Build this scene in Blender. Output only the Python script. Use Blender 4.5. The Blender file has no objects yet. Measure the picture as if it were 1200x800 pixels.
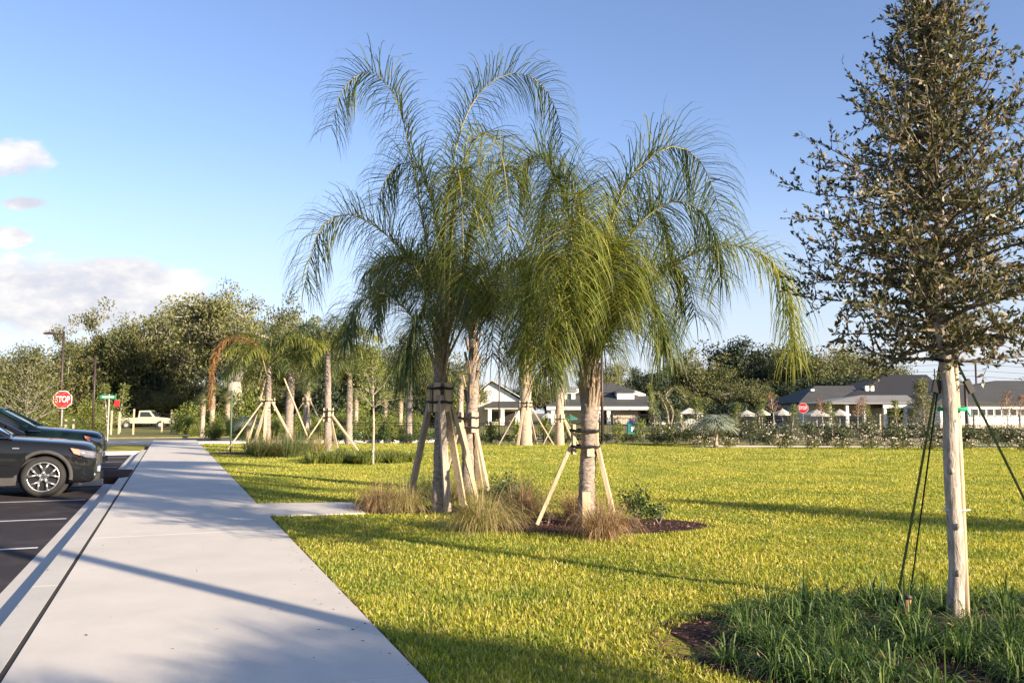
import bpy, math, random
import numpy as np
from mathutils import Vector, Matrix
R = math.radians
rng = np.random.default_rng(7)
random.seed(7)
S = bpy.context.scene
COL = S.collection

# ---------------------------------------------------------------- camera
F = 1000.0
PITCH = math.atan(0.084)
CAMZ = 1.4
cam = bpy.data.objects.new('camera', bpy.data.cameras.new('camera'))
COL.objects.link(cam)
cam.location = (0, 0, CAMZ)
cam.rotation_euler = (math.pi/2 + PITCH, 0, 0)
cam.data.sensor_width = 36
cam.data.lens = 30
cam.data.clip_end = 5000
cam.data.clip_start = .05
S.camera = cam

# ---------------------------------------------------------------- sun and sky
SUN_EL, SUN_ROT = 17.0, 130.0
sd = Vector((math.sin(R(SUN_ROT))*math.cos(R(SUN_EL)), math.cos(R(SUN_ROT))*math.cos(R(SUN_EL)), math.sin(R(SUN_EL))))
sl = bpy.data.lights.new('sun', 'SUN')
sl.energy = 5.0
sl.angle = R(0.53)
sl.color = (1.0, .85, .65)
sun = bpy.data.objects.new('sun', sl)
sun.rotation_euler = sd.to_track_quat('Z', 'Y').to_euler()
sun.location = (0, 0, 50)
COL.objects.link(sun)
S.view_settings.view_transform = 'Standard'
S.view_settings.look = 'None'
S.view_settings.gamma = 1
S.view_settings.exposure = 1.38
S.view_settings.use_curve_mapping = False
S.cycles.max_bounces = 6
S.cycles.diffuse_bounces = 3
S.cycles.transmission_bounces = 4
S.cycles.transparent_max_bounces = 6
S.cycles.use_denoising = True

W = bpy.data.worlds.new('World')
S.world = W
W.use_nodes = True


class NT:
    """small helper for node trees"""
    def __init__(s, tree): s.t = tree
    def n(s, ty, **kw):
        o = s.t.nodes.new(ty)
        for k, v in kw.items(): setattr(o, k, v)
        return o
    def l(s, a, b): s.t.links.new(a, b)
    def m(s, op, a, b=None, c=None, clamp=False):
        o = s.n('ShaderNodeMath', operation=op, use_clamp=clamp)
        for i, x in enumerate((a, b, c)):
            if x is None: continue
            if isinstance(x, (int, float)): o.inputs[i].default_value = x
            else: s.l(x, o.inputs[i])
        return o.outputs[0]
    def mix(s, f, a, b, ty='MIX'):
        o = s.n('ShaderNodeMix', data_type='RGBA', blend_type=ty)
        for i, x in ((0, f), (6, a), (7, b)):
            if isinstance(x, (int, float)): o.inputs[i].default_value = x
            elif isinstance(x, tuple): o.inputs[i].default_value = (*x[:3], 1)
            else: s.l(x, o.inputs[i])
        return o.outputs[2]
    def noise(s, vec, scale, detail=4, rough=.55, dist=0):
        o = s.n('ShaderNodeTexNoise')
        o.inputs['Scale'].default_value = scale
        o.inputs['Detail'].default_value = detail
        o.inputs['Roughness'].default_value = rough
        o.inputs['Distortion'].default_value = dist
        if vec is not None: s.l(vec, o.inputs['Vector'])
        return o.outputs[0]
    def ss(s, x, a, b):
        o = s.n('ShaderNodeMapRange', interpolation_type='SMOOTHSTEP')
        s.l(x, o.inputs[0])
        o.inputs[1].default_value = a
        o.inputs[2].default_value = b
        return o.outputs[0]
    def ramp(s, f, stops):
        o = s.n('ShaderNodeValToRGB')
        e = o.color_ramp.elements
        while len(e) < len(stops): e.new(.5)
        for i, (p, c) in enumerate(stops):
            e[i].position = p
            e[i].color = (*c, 1)
        if f is not None: s.l(f, o.inputs[0])
        return o.outputs[0]


w = NT(W.node_tree)
bg = W.node_tree.nodes['Background']
sky = w.n('ShaderNodeTexSky', sky_type='NISHITA')
sky.sun_disc = False
sky.sun_elevation = R(SUN_EL)
sky.sun_rotation = R(SUN_ROT)
sky.air_density = 1.0
sky.dust_density = .35
sky.ozone_density = 2.2
bg.inputs[1].default_value = .084
tc = w.n('ShaderNodeTexCoord')
sp = w.n('ShaderNodeSeparateXYZ')
w.l(tc.outputs['Generated'], sp.inputs[0])
gx, gy, gz = sp.outputs
yy = w.m('MAXIMUM', gy, .08)
cu = w.m('DIVIDE', gx, yy)          # tangent of azimuth
cv = w.m('DIVIDE', gz, yy)          # tangent of elevation
cb = w.n('ShaderNodeCombineXYZ')
w.l(cu, cb.inputs[0]); w.l(w.m('MULTIPLY', cv, 2.0), cb.inputs[1])
n1 = w.noise(cb.outputs[0], 11, 7, .58)
n2 = w.noise(cb.outputs[0], 30, 5, .6)
nz = w.m('ADD', w.m('MULTIPLY', w.m('SUBTRACT', n1, .5), 1.9), w.m('MULTIPLY', w.m('SUBTRACT', n2, .5), .8))
dens = None
# cloud bodies as (azimuth tangent, elevation tangent, half width, half height, strength)
for (u0, v0, a, b, k) in [(-.53, .135, .21, .056, 1.0), (-.47, .158, .09, .034, 1.0), (-.60, .15, .10, .042, .9), (-.39, .125, .06, .022, .8),
                          (-.61, .302, .07, .028, .9), (-.58, .250, .036, .011, 1.1), (-.60, .208, .035, .015, 1.1),
                          (.58, .075, .22, .016, .75), (.30, .062, .16, .010, .4), (-.85, .22, .15, .10, .9)]:
    du = w.m('DIVIDE', w.m('SUBTRACT', cu, u0), a)
    dv = w.m('DIVIDE', w.m('SUBTRACT', cv, v0), b)
    f = w.m('SUBTRACT', 1.0, w.m('ADD', w.m('MULTIPLY', du, du), w.m('MULTIPLY', dv, dv)))
    f = w.m('ADD', f, w.m('MULTIPLY', nz, .95))
    d = w.m('MULTIPLY', w.ss(f, .12, .62), k)
    dens = d if dens is None else w.m('MAXIMUM', dens, d)
front = w.ss(gy, .05, .3)
dens = w.m('MULTIPLY', w.m('MULTIPLY', dens, front), w.ss(cv, .005, .05), clamp=True)
# billow relief inside the clouds: bright warm tops, cool grey undersides
shade = w.ss(w.m('ADD', w.m('MULTIPLY', n1, .75), w.m('MULTIPLY', n2, .35)), .40, .72)
ccol = w.mix(shade, (3.3, 3.4, 3.8), (5.1, 4.85, 4.6))
skyc = w.mix(1, sky.outputs[0], (1.06, .99, 1.12), 'MULTIPLY')
hz = w.ss(cv, .34, -.02)
skyc = w.mix(w.m('MULTIPLY', hz, .75), skyc, (3.35, 3.65, 4.4))
w.l(w.mix(w.m('MULTIPLY', dens, .95), skyc, ccol), bg.inputs[0])


def ray(u, v):
    c, s_ = math.cos(PITCH), math.sin(PITCH)
    a, b = (u-600)/F, (400-v)/F
    return Vector((a, c - b*s_, s_ + b*c))


def G(u, v, z=0.0):
    d = ray(u, v)
    t = (z-CAMZ)/d.z
    return Vector((d.x*t, d.y*t, z))


def at(u, v, Y):
    d = ray(u, v)
    t = Y/d.y
    return Vector((d.x*t, Y, CAMZ + d.z*t))


def gx_at(u, Y):      # ground point at bearing u and distance Y
    return Vector(((u-600)/F*Y*1.0, Y, 0))


DV = Vector((-.3703, .9289, 0))      # along the sidewalk
NV = Vector((.9289, .3703, 0))       # across it, to the right


def SP(s, p, z=0.0):
    v = DV*s + NV*p
    v.z = z
    return v


# ---------------------------------------------------------------- mesh builder
class MB:
    def __init__(s):
        s.v = []; s.q = []; s.f = []; s.n = 0
    def add(s, v, quads=None, faces=None):
        v = np.asarray(v, dtype=np.float64).reshape(-1, 3)
        if quads is not None and len(quads):
            s.q.append(np.asarray(quads, dtype=np.int64).reshape(-1, 4) + s.n)
        if faces:
            s.f += [[i+s.n for i in f] for f in faces]
        s.v.append(v)
        s.n += len(v)
        return s
    def box(s, c, size, rz=0, M=None):
        x, y, z = [k/2 for k in size]
        v = np.array([(-x, -y, -z), (x, -y, -z), (x, y, -z), (-x, y, -z), (-x, -y, z), (x, -y, z), (x, y, z), (-x, y, z)])
        if M is not None: v = v @ np.array(M.to_3x3()).T
        if rz:
            cc, ss = math.cos(rz), math.sin(rz)
            v = v @ np.array([[cc, ss, 0], [-ss, cc, 0], [0, 0, 1]])
        v = v + np.array(c)
        return s.add(v, [(0, 3, 2, 1), (4, 5, 6, 7), (0, 1, 5, 4), (1, 2, 6, 5), (2, 3, 7, 6), (3, 0, 4, 7)])
    def beam(s, p, q, wd, th, up=(0, 0, 1)):
        p, q = Vector(p), Vector(q)
        d = (q-p).normalized()
        a = d.cross(Vector(up))
        if a.length < 1e-4: a = d.cross(Vector((0, 1, 0)))
        a.normalize()
        b = d.cross(a).normalized()
        v = []
        for e in (p, q):
            for i, j in ((-1, -1), (1, -1), (1, 1), (-1, 1)):
                v.append(e + a*(wd/2*i) + b*(th/2*j))
        return s.add([tuple(x) for x in v], [(0, 3, 2, 1), (4, 5, 6, 7), (0, 1, 5, 4), (1, 2, 6, 5), (2, 3, 7, 6), (3, 0, 4, 7)])
    def tube(s, pts, rad, n=8, cap=True, jit=0):
        P = np.array([tuple(p) for p in pts], float)
        k = len(P)
        r = np.broadcast_to(np.asarray(rad, float), (k,)).copy()
        T = np.gradient(P, axis=0)
        T /= np.linalg.norm(T, axis=1)[:, None] + 1e-9
        ref = np.array([0, 0, 1.0]) if abs(T[:, 2]).mean() < .8 else np.array([1.0, 0, 0])
        A = np.cross(T, ref); A /= np.linalg.norm(A, axis=1)[:, None] + 1e-9
        B = np.cross(T, A)
        th = np.arange(n)*2*math.pi/n
        rr = r[:, None]*(1 + (rng.normal(0, jit, (k, n)) if jit else 0))
        V = P[:, None] + rr[..., None]*(np.cos(th)[None, :, None]*A[:, None] + np.sin(th)[None, :, None]*B[:, None])
        i = np.arange(k-1)[:, None]*n
        j = np.arange(n)[None]
        q = np.stack([i+j, i+(j+1) % n, i+n+(j+1) % n, i+n+j], -1).reshape(-1, 4)
        return s.add(V.reshape(-1, 3), q, [list(range(n))[::-1], [(k-1)*n+x for x in range(n)]] if cap else None)
    def prism(s, poly, z0, z1):
        n = len(poly)
        v = [(x, y, z0) for x, y in poly] + [(x, y, z1) for x, y in poly]
        f = [list(range(n))[::-1], list(range(n, 2*n))] + [[i, (i+1) % n, n+(i+1) % n, n+i] for i in range(n)]
        return s.add(v, None, f)
    def leaves(s, C, D, N, L, Wd):
        """flat diamond leaves: centres, directions, normals, lengths, widths"""
        C, D, N = [np.asarray(a, float).reshape(-1, 3) for a in (C, D, N)]
        D = D/(np.linalg.norm(D, axis=1)[:, None]+1e-9)
        Sd = np.cross(D, N); Sd /= np.linalg.norm(Sd, axis=1)[:, None]+1e-9
        L = np.broadcast_to(L, len(C))[:, None]; Wd = np.broadcast_to(Wd, len(C))[:, None]
        V = np.stack([C, C + D*L*.5 + Sd*Wd*.5, C + D*L, C + D*L*.5 - Sd*Wd*.5], 1)
        return s.add(V.reshape(-1, 3), np.arange(len(C)*4).reshape(-1, 4))
    def strips(s, P, D, Sd, L, Wd, nseg=4, grav=1.0, taper=1.0):
        """curved blades that start at P along D and bow under their weight"""
        P, D = np.asarray(P, float), np.asarray(D, float)
        n = len(P)
        D = D/(np.linalg.norm(D, axis=1)[:, None]+1e-9)
        Sd = Sd/(np.linalg.norm(Sd, axis=1)[:, None]+1e-9)
        L = np.broadcast_to(L, n); Wd = np.broadcast_to(Wd, n); g = np.broadcast_to(grav, n)
        rows = []
        p, d = P.copy(), D.copy()
        for k in range(nseg+1):
            t = k/nseg
            wk = Wd*.5*(1 - taper*t**1.6)*(1 if t < 1 else .15) + 1e-4
            rows.append(np.stack([p - Sd*wk[:, None], p + Sd*wk[:, None]], 1))
            if k < nseg:
                p = p + d*(L/nseg)[:, None]
                d = d + np.array([0, 0, -1.0])*(g/nseg*2*(k+.5)/nseg)[:, None]
                d /= np.linalg.norm(d, axis=1)[:, None]+1e-9
        V = np.stack(rows, 1)           # n, nseg+1, 2, 3
        m = (nseg+1)*2
        base = np.arange(n)[:, None]*m
        k = np.arange(nseg)[None]*2
        q = np.stack([base+k, base+k+1, base+k+3, base+k+2], -1).reshape(-1, 4)
        return s.add(V.reshape(-1, 3), q)
    def build(s, name, mat, parent=None, smooth=False, rel=None):
        me = bpy.data.meshes.new(name)
        V = np.concatenate(s.v) if s.v else np.zeros((0, 3))
        if rel is not None: V = V - np.array(tuple(rel))
        nq = sum(len(a) for a in s.q)
        Q = np.concatenate(s.q).reshape(-1) if nq else np.zeros(0, int)
        fl = [i for f in s.f for i in f]
        me.vertices.add(len(V)); me.vertices.foreach_set('co', V.astype(np.float32).reshape(-1))
        me.loops.add(len(Q)+len(fl))
        me.loops.foreach_set('vertex_index', np.concatenate([Q, np.array(fl, int)]).astype(np.int32))
        tot = np.concatenate([np.full(nq, 4), np.array([len(f) for f in s.f], int)]).astype(int)
        st = np.concatenate([[0], np.cumsum(tot)[:-1]]) if len(tot) else np.zeros(0, int)
        me.polygons.add(len(tot))
        me.polygons.foreach_set('loop_start', st.astype(np.int32))
        me.polygons.foreach_set('loop_total', tot.astype(np.int32))
        me.polygons.foreach_set('use_smooth', np.full(len(tot), bool(smooth)))
        me.update(calc_edges=True)
        me.materials.append(mat)
        o = bpy.data.objects.new(name, me)
        COL.objects.link(o)
        if parent is not None: o.parent = parent
        return o


def tag(o, label=None, cat=None, group=None, kind=None):
    if label: o['label'] = label
    if cat: o['category'] = cat
    if group: o['group'] = group
    if kind: o['kind'] = kind
    return o


def thing(name, label, cat, loc=(0, 0, 0), rz=0, group=None):
    o = bpy.data.objects.new(name, None)
    o.empty_display_size = .2
    COL.objects.link(o)
    o.location = loc
    o.rotation_euler = (0, 0, rz)
    return tag(o, label, cat, group)


def copy_tree(o, loc=None, rz=None, sc=None, label=None, group=None, parent=None):
    c = o.copy()
    COL.objects.link(c)
    c.parent = parent
    if loc is not None: c.location = loc
    if rz is not None: c.rotation_euler = (0, 0, rz)
    if sc is not None: c.scale = sc if hasattr(sc, '__len__') else (sc, sc, sc)
    if label: c['label'] = label
    if group: c['group'] = group
    for ch in list(o.children): copy_tree(ch, parent=c)
    return c


def struct(o): return tag(o, kind='structure')


# ---------------------------------------------------------------- materials
def mat_base(name):
    m = bpy.data.materials.new(name)
    m.use_nodes = True
    t = NT(m.node_tree)
    return m, t, m.node_tree.nodes['Principled BSDF']


def plain(name, col, rough=.6, metal=0, var=.12, scale=6, bump=0, bscale=40, coat=0, spec=None):
    m, t, b = mat_base(name)
    tc = t.n('ShaderNodeTexCoord')
    n = t.noise(tc.outputs['Object'], scale, 5)
    d = tuple(c*(1-var*2) for c in col); u = tuple(min(1, c*(1+var*2)) for c in col)
    t.l(t.ramp(n, [(.3, d), (.7, u)]), b.inputs['Base Color'])
    b.inputs['Roughness'].default_value = rough
    b.inputs['Metallic'].default_value = metal
    if coat: b.inputs['Coat Weight'].default_value = coat; b.inputs['Coat Roughness'].default_value = .03
    if spec is not None: b.inputs['Specular IOR Level'].default_value = spec
    if bump:
        bp = t.n('ShaderNodeBump'); bp.inputs['Strength'].default_value = bump; bp.inputs['Distance'].default_value = .02
        t.l(t.noise(tc.outputs['Object'], bscale, 6), bp.inputs['Height']); t.l(bp.outputs[0], b.inputs['Normal'])
    return m


def foliage(name, stops, trans=.35, rough=.5, big=None, tcol=None):
    """leaf material: every leaf draws its own colour; broad patches vary slightly"""
    m, t, b = mat_base(name)
    geo = t.n('ShaderNodeNewGeometry')
    c = t.ramp(geo.outputs['Random Per Island'], stops)
    if big:
        oi = t.n('ShaderNodeTexCoord')
        c = t.mix(t.ss(t.noise(oi.outputs['Object'], big[0], 3), .42, .62), c, t.mix(1, c, big[1], 'MULTIPLY'))
    t.l(c, b.inputs['Base Color'])
    b.inputs['Roughness'].default_value = rough
    b.inputs['Specular IOR Level'].default_value = .35
    tr = t.n('ShaderNodeBsdfTranslucent')
    t.l(t.mix(1, c, tcol or (1.25, 1.3, .5), 'MULTIPLY'), tr.inputs[0])
    mx = t.n('ShaderNodeMixShader'); mx.inputs[0].default_value = trans
    t.l(b.outputs[0], mx.inputs[1]); t.l(tr.outputs[0], mx.inputs[2])
    t.l(mx.outputs[0], m.node_tree.nodes['Material Output'].inputs[0])
    return m


def ground_mat(name, c1, c2, c3, s1, s2, bump=.3, bs=60, rough=.95):
    m, t, b = mat_base(name)
    tc = t.n('ShaderNodeTexCoord')
    a = t.ramp(t.noise(tc.outputs['Object'], s1, 6, .6), [(.3, c1), (.7, c2)])
    k = t.ss(t.noise(tc.outputs['Object'], s2, 4), .5, .72)
    t.l(t.mix(k, a, c3), b.inputs['Base Color'])
    b.inputs['Roughness'].default_value = rough
    b.inputs['Specular IOR Level'].default_value = .2
    bp = t.n('ShaderNodeBump'); bp.inputs['Strength'].default_value = bump; bp.inputs['Distance'].default_value = .03
    t.l(t.noise(tc.outputs['Object'], bs, 5, .7), bp.inputs['Height']); t.l(bp.outputs[0], b.inputs['Normal'])
    return m


def concrete_mat(name, base, dark):
    m, t, b = mat_base(name)
    tc = t.n('ShaderNodeTexCoord')
    v = tc.outputs['Object']
    a = t.ramp(t.noise(v, 1.1, 6, .65), [(.3, tuple(x*.84 for x in base)), (.7, base)])
    sp_ = t.ss(t.noise(v, 55, 3, .7), .60, .78)
    a = t.mix(t.m('MULTIPLY', sp_, .5), a, dark)
    st = t.ss(t.noise(v, .45, 5, .7, 1.2), .60, .75)
    a = t.mix(t.m('MULTIPLY', st, .45), a, tuple(x*.8 for x in base))
    vo = t.n('ShaderNodeTexVoronoi'); vo.inputs['Scale'].default_value = 2.3; t.l(v, vo.inputs['Vector'])
    spot = t.m('LESS_THAN', vo.outputs['Distance'], .018)
    a = t.mix(t.m('MULTIPLY', spot, .65), a, (.06, .055, .05))
    t.l(a, b.inputs['Base Color'])
    b.inputs['Roughness'].default_value = .85
    mp = t.n('ShaderNodeMapping'); mp.inputs['Scale'].default_value = (8, 260, 1); mp.inputs['Rotation'].default_value = (0, 0, R(21.7)-R(90)+R(90))
    t.l(v, mp.inputs[0])
    bp = t.n('ShaderNodeBump'); bp.inputs['Strength'].default_value = .4; bp.inputs['Distance'].default_value = .004
    t.l(t.m('ADD', t.noise(mp.outputs[0], 1, 3), t.noise(v, 120, 4)), bp.inputs['Height']); t.l(bp.outputs[0], b.inputs['Normal'])
    return m


def bark_mat(name, c1, c2, sc=(14, 14, 3), bump=.6):
    m, t, b = mat_base(name)
    tc = t.n('ShaderNodeTexCoord')
    mp = t.n('ShaderNodeMapping'); mp.inputs['Scale'].default_value = sc
    t.l(tc.outputs['Object'], mp.inputs[0])
    n = t.noise(mp.outputs[0], 1, 7, .65, .6)
    k = t.noise(tc.outputs['Object'], 2.2, 3)
    a = t.ramp(n, [(.32, c1), (.62, c2)])
    a = t.mix(t.m('MULTIPLY', t.ss(k, .5, .7), .35), a, tuple(x*.55 for x in c2))
    t.l(a, b.inputs['Base Color'])
    b.inputs['Roughness'].default_value = .9
    bp = t.n('ShaderNodeBump'); bp.inputs['Strength'].default_value = bump; bp.inputs['Distance'].default_value = .03
    t.l(n, bp.inputs['Height']); t.l(bp.outputs[0], b.inputs['Normal'])
    return m


M = {}
M['concrete'] = concrete_mat('concrete', (.66, .60, .52), (.34, .31, .28))
M['kerb'] = concrete_mat('kerb_concrete', (.57, .53, .47), (.30, .28, .26))
M['joint'] = plain('joint', (.025, .022, .02), .9)
M['asphalt'] = ground_mat('asphalt', (.028, .022, .024), (.052, .043, .045), (.07, .058, .056), 90, 1.2, .5, 220, .88)
M['verge'] = ground_mat('verge_ground', (.12, .13, .035), (.24, .22, .07), (.20, .16, .10), 3, .25, .4, 40)
M['road'] = ground_mat('old_road', (.13, .12, .11), (.20, .185, .165), (.24, .22, .19), 20, 1, .3, 200)
M['line'] = plain('line_paint', (.62, .62, .6), .7, var=.1, scale=25)
M['lawn_soil'] = ground_mat('lawn_ground', (.22, .20, .03), (.38, .33, .055), (.27, .23, .05), 30, .6, .5, 120)
M['ground'] = ground_mat('ground', (.13, .12, .05), (.22, .19, .09), (.19, .16, .10), 5, .1, .3, 20)
M['mulch_base'] = ground_mat('mulch_base', (.035, .018, .014), (.09, .042, .032), (.05, .026, .02), 50, 3, 1, 90)
M['chips'] = foliage('mulch_chips', [(0, (.05, .022, .018)), (.5, (.13, .055, .042)), (.85, (.20, .10, .08)), (1, (.32, .20, .16))], 0, .9)
M['grass'] = foliage('lawn_blades', [(0, (.12, .18, .02)), (.3, (.32, .35, .038)), (.7, (.58, .52, .08)), (1, (.72, .60, .26))], .45, .5, (.7, (.66, .78, .70)), (1.3, 1.25, .45))
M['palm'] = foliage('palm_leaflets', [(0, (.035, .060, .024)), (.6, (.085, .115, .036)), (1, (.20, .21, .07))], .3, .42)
M['palm_sunlit_yellow'] = foliage('palm_leaflets_sunny', [(0, (.09, .13, .025)), (.6, (.21, .23, .04)), (1, (.34, .31, .08))], .34, .42)  # yellower copy of the leaflets; sunlit look put into the colour
M['palm_brown'] = foliage('palm_leaflets_dead', [(0, (.20, .09, .03)), (.6, (.32, .15, .05)), (1, (.26, .18, .09))], .3, .6)
M['sabal'] = foliage('sabal_leaves', [(0, (.06, .085, .03)), (1, (.15, .16, .06))], .25, .45)
M['silver'] = foliage('silver_leaves', [(0, (.16, .20, .15)), (1, (.30, .33, .25))], .2, .5)
M['oak_near'] = foliage('young_oak_leaves', [(0, (.030, .042, .020)), (.5, (.080, .092, .034)), (.8, (.19, .165, .08)), (1, (.38, .28, .19))], .27, .38, None, (1.3, 1.15, .6))
M['oak'] = foliage('oak_leaves', [(0, (.05, .06, .022)), (.6, (.105, .12, .04)), (1, (.19, .18, .07))], .22, .6, (.3, (1.15, 1.0, .85)))
M['oak_grey'] = foliage('oak_leaves_grey', [(0, (.08, .08, .035)), (.6, (.15, .15, .065)), (1, (.24, .22, .11))], .2, .7, (.35, (1.05, 1.12, .75)))
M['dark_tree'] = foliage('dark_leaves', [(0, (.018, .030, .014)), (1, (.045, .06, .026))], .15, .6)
M['bright_shrub'] = foliage('bright_leaves', [(0, (.10, .14, .03)), (1, (.24, .25, .06))], .35, .5)
M['green_shrub'] = foliage('shrub_leaves', [(0, (.035, .06, .022)), (.8, (.08, .12, .035)), (1, (.16, .18, .06))], .25, .45)
M['hedge'] = foliage('hedge_leaves', [(0, (.035, .055, .022)), (.7, (.08, .10, .04)), (1, (.15, .15, .07))], .2, .5)
M['blossom'] = foliage('pale_blossom', [(0, (.38, .30, .24)), (1, (.55, .47, .40))], .3, .6)
M['liriope'] = foliage('liriope_blades', [(0, (.028, .068, .016)), (.65, (.085, .14, .030)), (1, (.26, .30, .10))], .32, .5)
M['muhly'] = foliage('tuft_straw', [(0, (.14, .15, .04)), (.45, (.34, .29, .11)), (1, (.55, .42, .24))], .35, .6)
M['muhly_red'] = foliage('tuft_red', [(0, (.18, .12, .06)), (.6, (.38, .24, .13)), (1, (.52, .36, .24))], .35, .6)
M['muhly_green'] = foliage('tuft_green', [(0, (.05, .09, .025)), (.6, (.13, .16, .05)), (1, (.30, .24, .12))], .35, .6)
M['red_leaf'] = foliage('reddish_leaves', [(0, (.14, .07, .03)), (1, (.28, .12, .06))], .3, .6)
M['bark_oak'] = bark_mat('oak_bark', (.20, .17, .14), (.42, .38, .33))
M['bark_near'] = bark_mat('young_oak_bark', (.20, .15, .11), (.54, .46, .38), (26, 26, 6), .7)
M['twig'] = bark_mat('twig_bark', (.10, .075, .06), (.20, .155, .125), (30, 30, 10))
M['bark_palm'] = bark_mat('palm_bark', (.13, .10, .08), (.38, .31, .26), (11, 11, 26), 1.0)
M['bark_sabal'] = bark_mat('sabal_bark', (.26, .19, .13), (.50, .40, .30), (10, 10, 20), .9)
M['petiole'] = bark_mat('petiole', (.16, .15, .05), (.32, .28, .12), (20, 20, 5), .3)
M['boot'] = bark_mat('leaf_boot', (.15, .10, .07), (.38, .29, .20), (20, 20, 8), .5)
M['timber'] = bark_mat('timber', (.36, .27, .17), (.58, .46, .31), (40, 40, 2), .3)
M['timber_old'] = bark_mat('timber_weathered', (.24, .20, .16), (.40, .34, .27), (40, 40, 2), .3)
M['black'] = plain('black_metal', (.012, .012, .013), .4, .3)
M['strap_black'] = plain('black_strap', (.012, .011, .012), .7)
M['strap_green'] = plain('green_strap', (.010, .017, .008), 1.0, var=.15, scale=30, spec=.05)
M['tie_green'] = plain('green_tie', (.015, .30, .13), .45)
M['bronze'] = plain('bronze_pole', (.055, .035, .03), .5, .2)
M['galv'] = plain('galvanised', (.38, .38, .37), .5, .3)
M['greenpost'] = plain('green_post', (.08, .12, .07), .6)
M['white'] = plain('white_paint', (.72, .71, .66), .6, var=.04)
M['cream'] = plain('cream_wall', (.66, .62, .50), .75, var=.04)
M['red'] = plain('sign_red', (.55, .02, .025), .4, var=.05)
M['signwhite'] = plain('sign_white', (.80, .80, .80), .4, var=.03)
M['signgreen'] = plain('sign_green', (.01, .20, .10), .5)
M['canvas'] = plain('umbrella_canvas', (.42, .40, .34), .8)
M['canvas_green'] = plain('green_canvas', (.03, .12, .09), .8)
M['teal'] = plain('teal_plastic', (.01, .17, .17), .4)
M['purple'] = plain('purple_cloth', (.32, .16, .42), .6)
M['rust'] = plain('rusty_pipe', (.30, .14, .08), .7, var=.3, scale=20)
M['glass_dark'] = plain('dark_window', (.03, .035, .04), .12)
M['garage'] = plain('dark_opening', (.025, .02, .018), .7)


def roof_mat(name, c):
    m, t, b = mat_base(name)
    tc = t.n('ShaderNodeTexCoord')
    br = t.n('ShaderNodeTexBrick')
    mp = t.n('ShaderNodeMapping'); mp.inputs['Rotation'].default_value = (R(90), 0, 0)
    t.l(tc.outputs['Object'], mp.inputs[0]); t.l(mp.outputs[0], br.inputs['Vector'])
    br.inputs['Scale'].default_value = 2.2
    br.inputs['Color1'].default_value = (*c, 1)
    br.inputs['Color2'].default_value = (*[x*.75 for x in c], 1)
    br.inputs['Mortar'].default_value = (*[x*.5 for x in c], 1)
    t.l(t.mix(.5, br.outputs[0], t.ramp(t.noise(tc.outputs['Object'], .6, 4), [(.3, tuple(x*.75 for x in c)), (.7, tuple(x*1.2 for x in c))])), b.inputs['Base Color'])
    b.inputs['Roughness'].default_value = .9
    return m


def brick_mat(name):
    m, t, b = mat_base(name)
    tc = t.n('ShaderNodeTexCoord')
    br = t.n('ShaderNodeTexBrick')
    mp = t.n('ShaderNodeMapping'); mp.inputs['Rotation'].default_value = (R(90), 0, 0)
    t.l(tc.outputs['Object'], mp.inputs[0]); t.l(mp.outputs[0], br.inputs['Vector'])
    br.inputs['Scale'].default_value = 3
    br.inputs['Color1'].default_value = (.46, .38, .28, 1)
    br.inputs['Color2'].default_value = (.36, .29, .21, 1)
    br.inputs['Mortar'].default_value = (.50, .46, .40, 1)
    t.l(br.outputs[0], b.inputs['Base Color'])
    b.inputs['Roughness'].default_value = .9
    return m


M['roof'] = roof_mat('grey_shingles', (.06, .06, .055))
M['roof_dark'] = roof_mat('dark_shingles', (.018, .018, .021))
M['roof_light'] = roof_mat('pale_roof', (.24, .23, .21))
M['brick'] = brick_mat('tan_brick')

# ---------------------------------------------------------------- ground, road, kerb, sidewalk
ASZ = -.13
me = MB().box((0, 900, -.20), (5000, 5000, .04))
struct(me.build('ground', M['ground']))


def sheet(name, mat, poly, z):
    return struct(MB().add([(p.x, p.y, z) for p in poly], None, [list(range(len(poly)))]).build(name, mat))


def slab(name, mat, poly, z0, z1):
    return struct(MB().prism([(p.x, p.y) for p in poly], z0, z1).build(name, mat))


slab('parking_lot', M['asphalt'], [SP(-25, -1.30), SP(34.8, -1.30), SP(34.8, -30), SP(-25, -30)], -.175, ASZ)
slab('gutter', M['kerb'], [SP(-25, -1.02), SP(36, -1.02), SP(36, -1.298), SP(-25, -1.298)], -.17, ASZ+.004)
# kerb strip, in long pieces with fine joints
k = MB()
s_ = -25
while s_ < 36:
    e_ = min(s_+3.0, 36)
    a = [SP(s_+.004, -1.0), SP(e_-.004, -1.0), SP(e_-.004, -.818), SP(s_+.004, -.818)]
    k.prism([(p.x, p.y) for p in a], -.165, 0.0)
    s_ = e_
struct(k.build('kerb', M['kerb']))
slab('kerb_joint', M['joint'], [SP(-25, -.818), SP(44, -.818), SP(44, -.778), SP(-25, -.778)], -.16, -.008)
k = MB()
s_ = -26.4
while s_ < 44:
    e_ = s_+6.2
    a = [SP(s_+.004, -.778), SP(e_-.004, -.778), SP(e_-.004, 1.295), SP(s_+.004, 1.295)]
    k.prism([(p.x, p.y) for p in a], -.165, 0.002)
    s_ = e_
o = struct(k.build('sidewalk', M['concrete']))
slab('sidewalk_joint', M['joint'], [SP(-26, -.78), SP(44, -.78), SP(44, 1.285), SP(-26, 1.285)], -.15, -.005)
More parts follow.
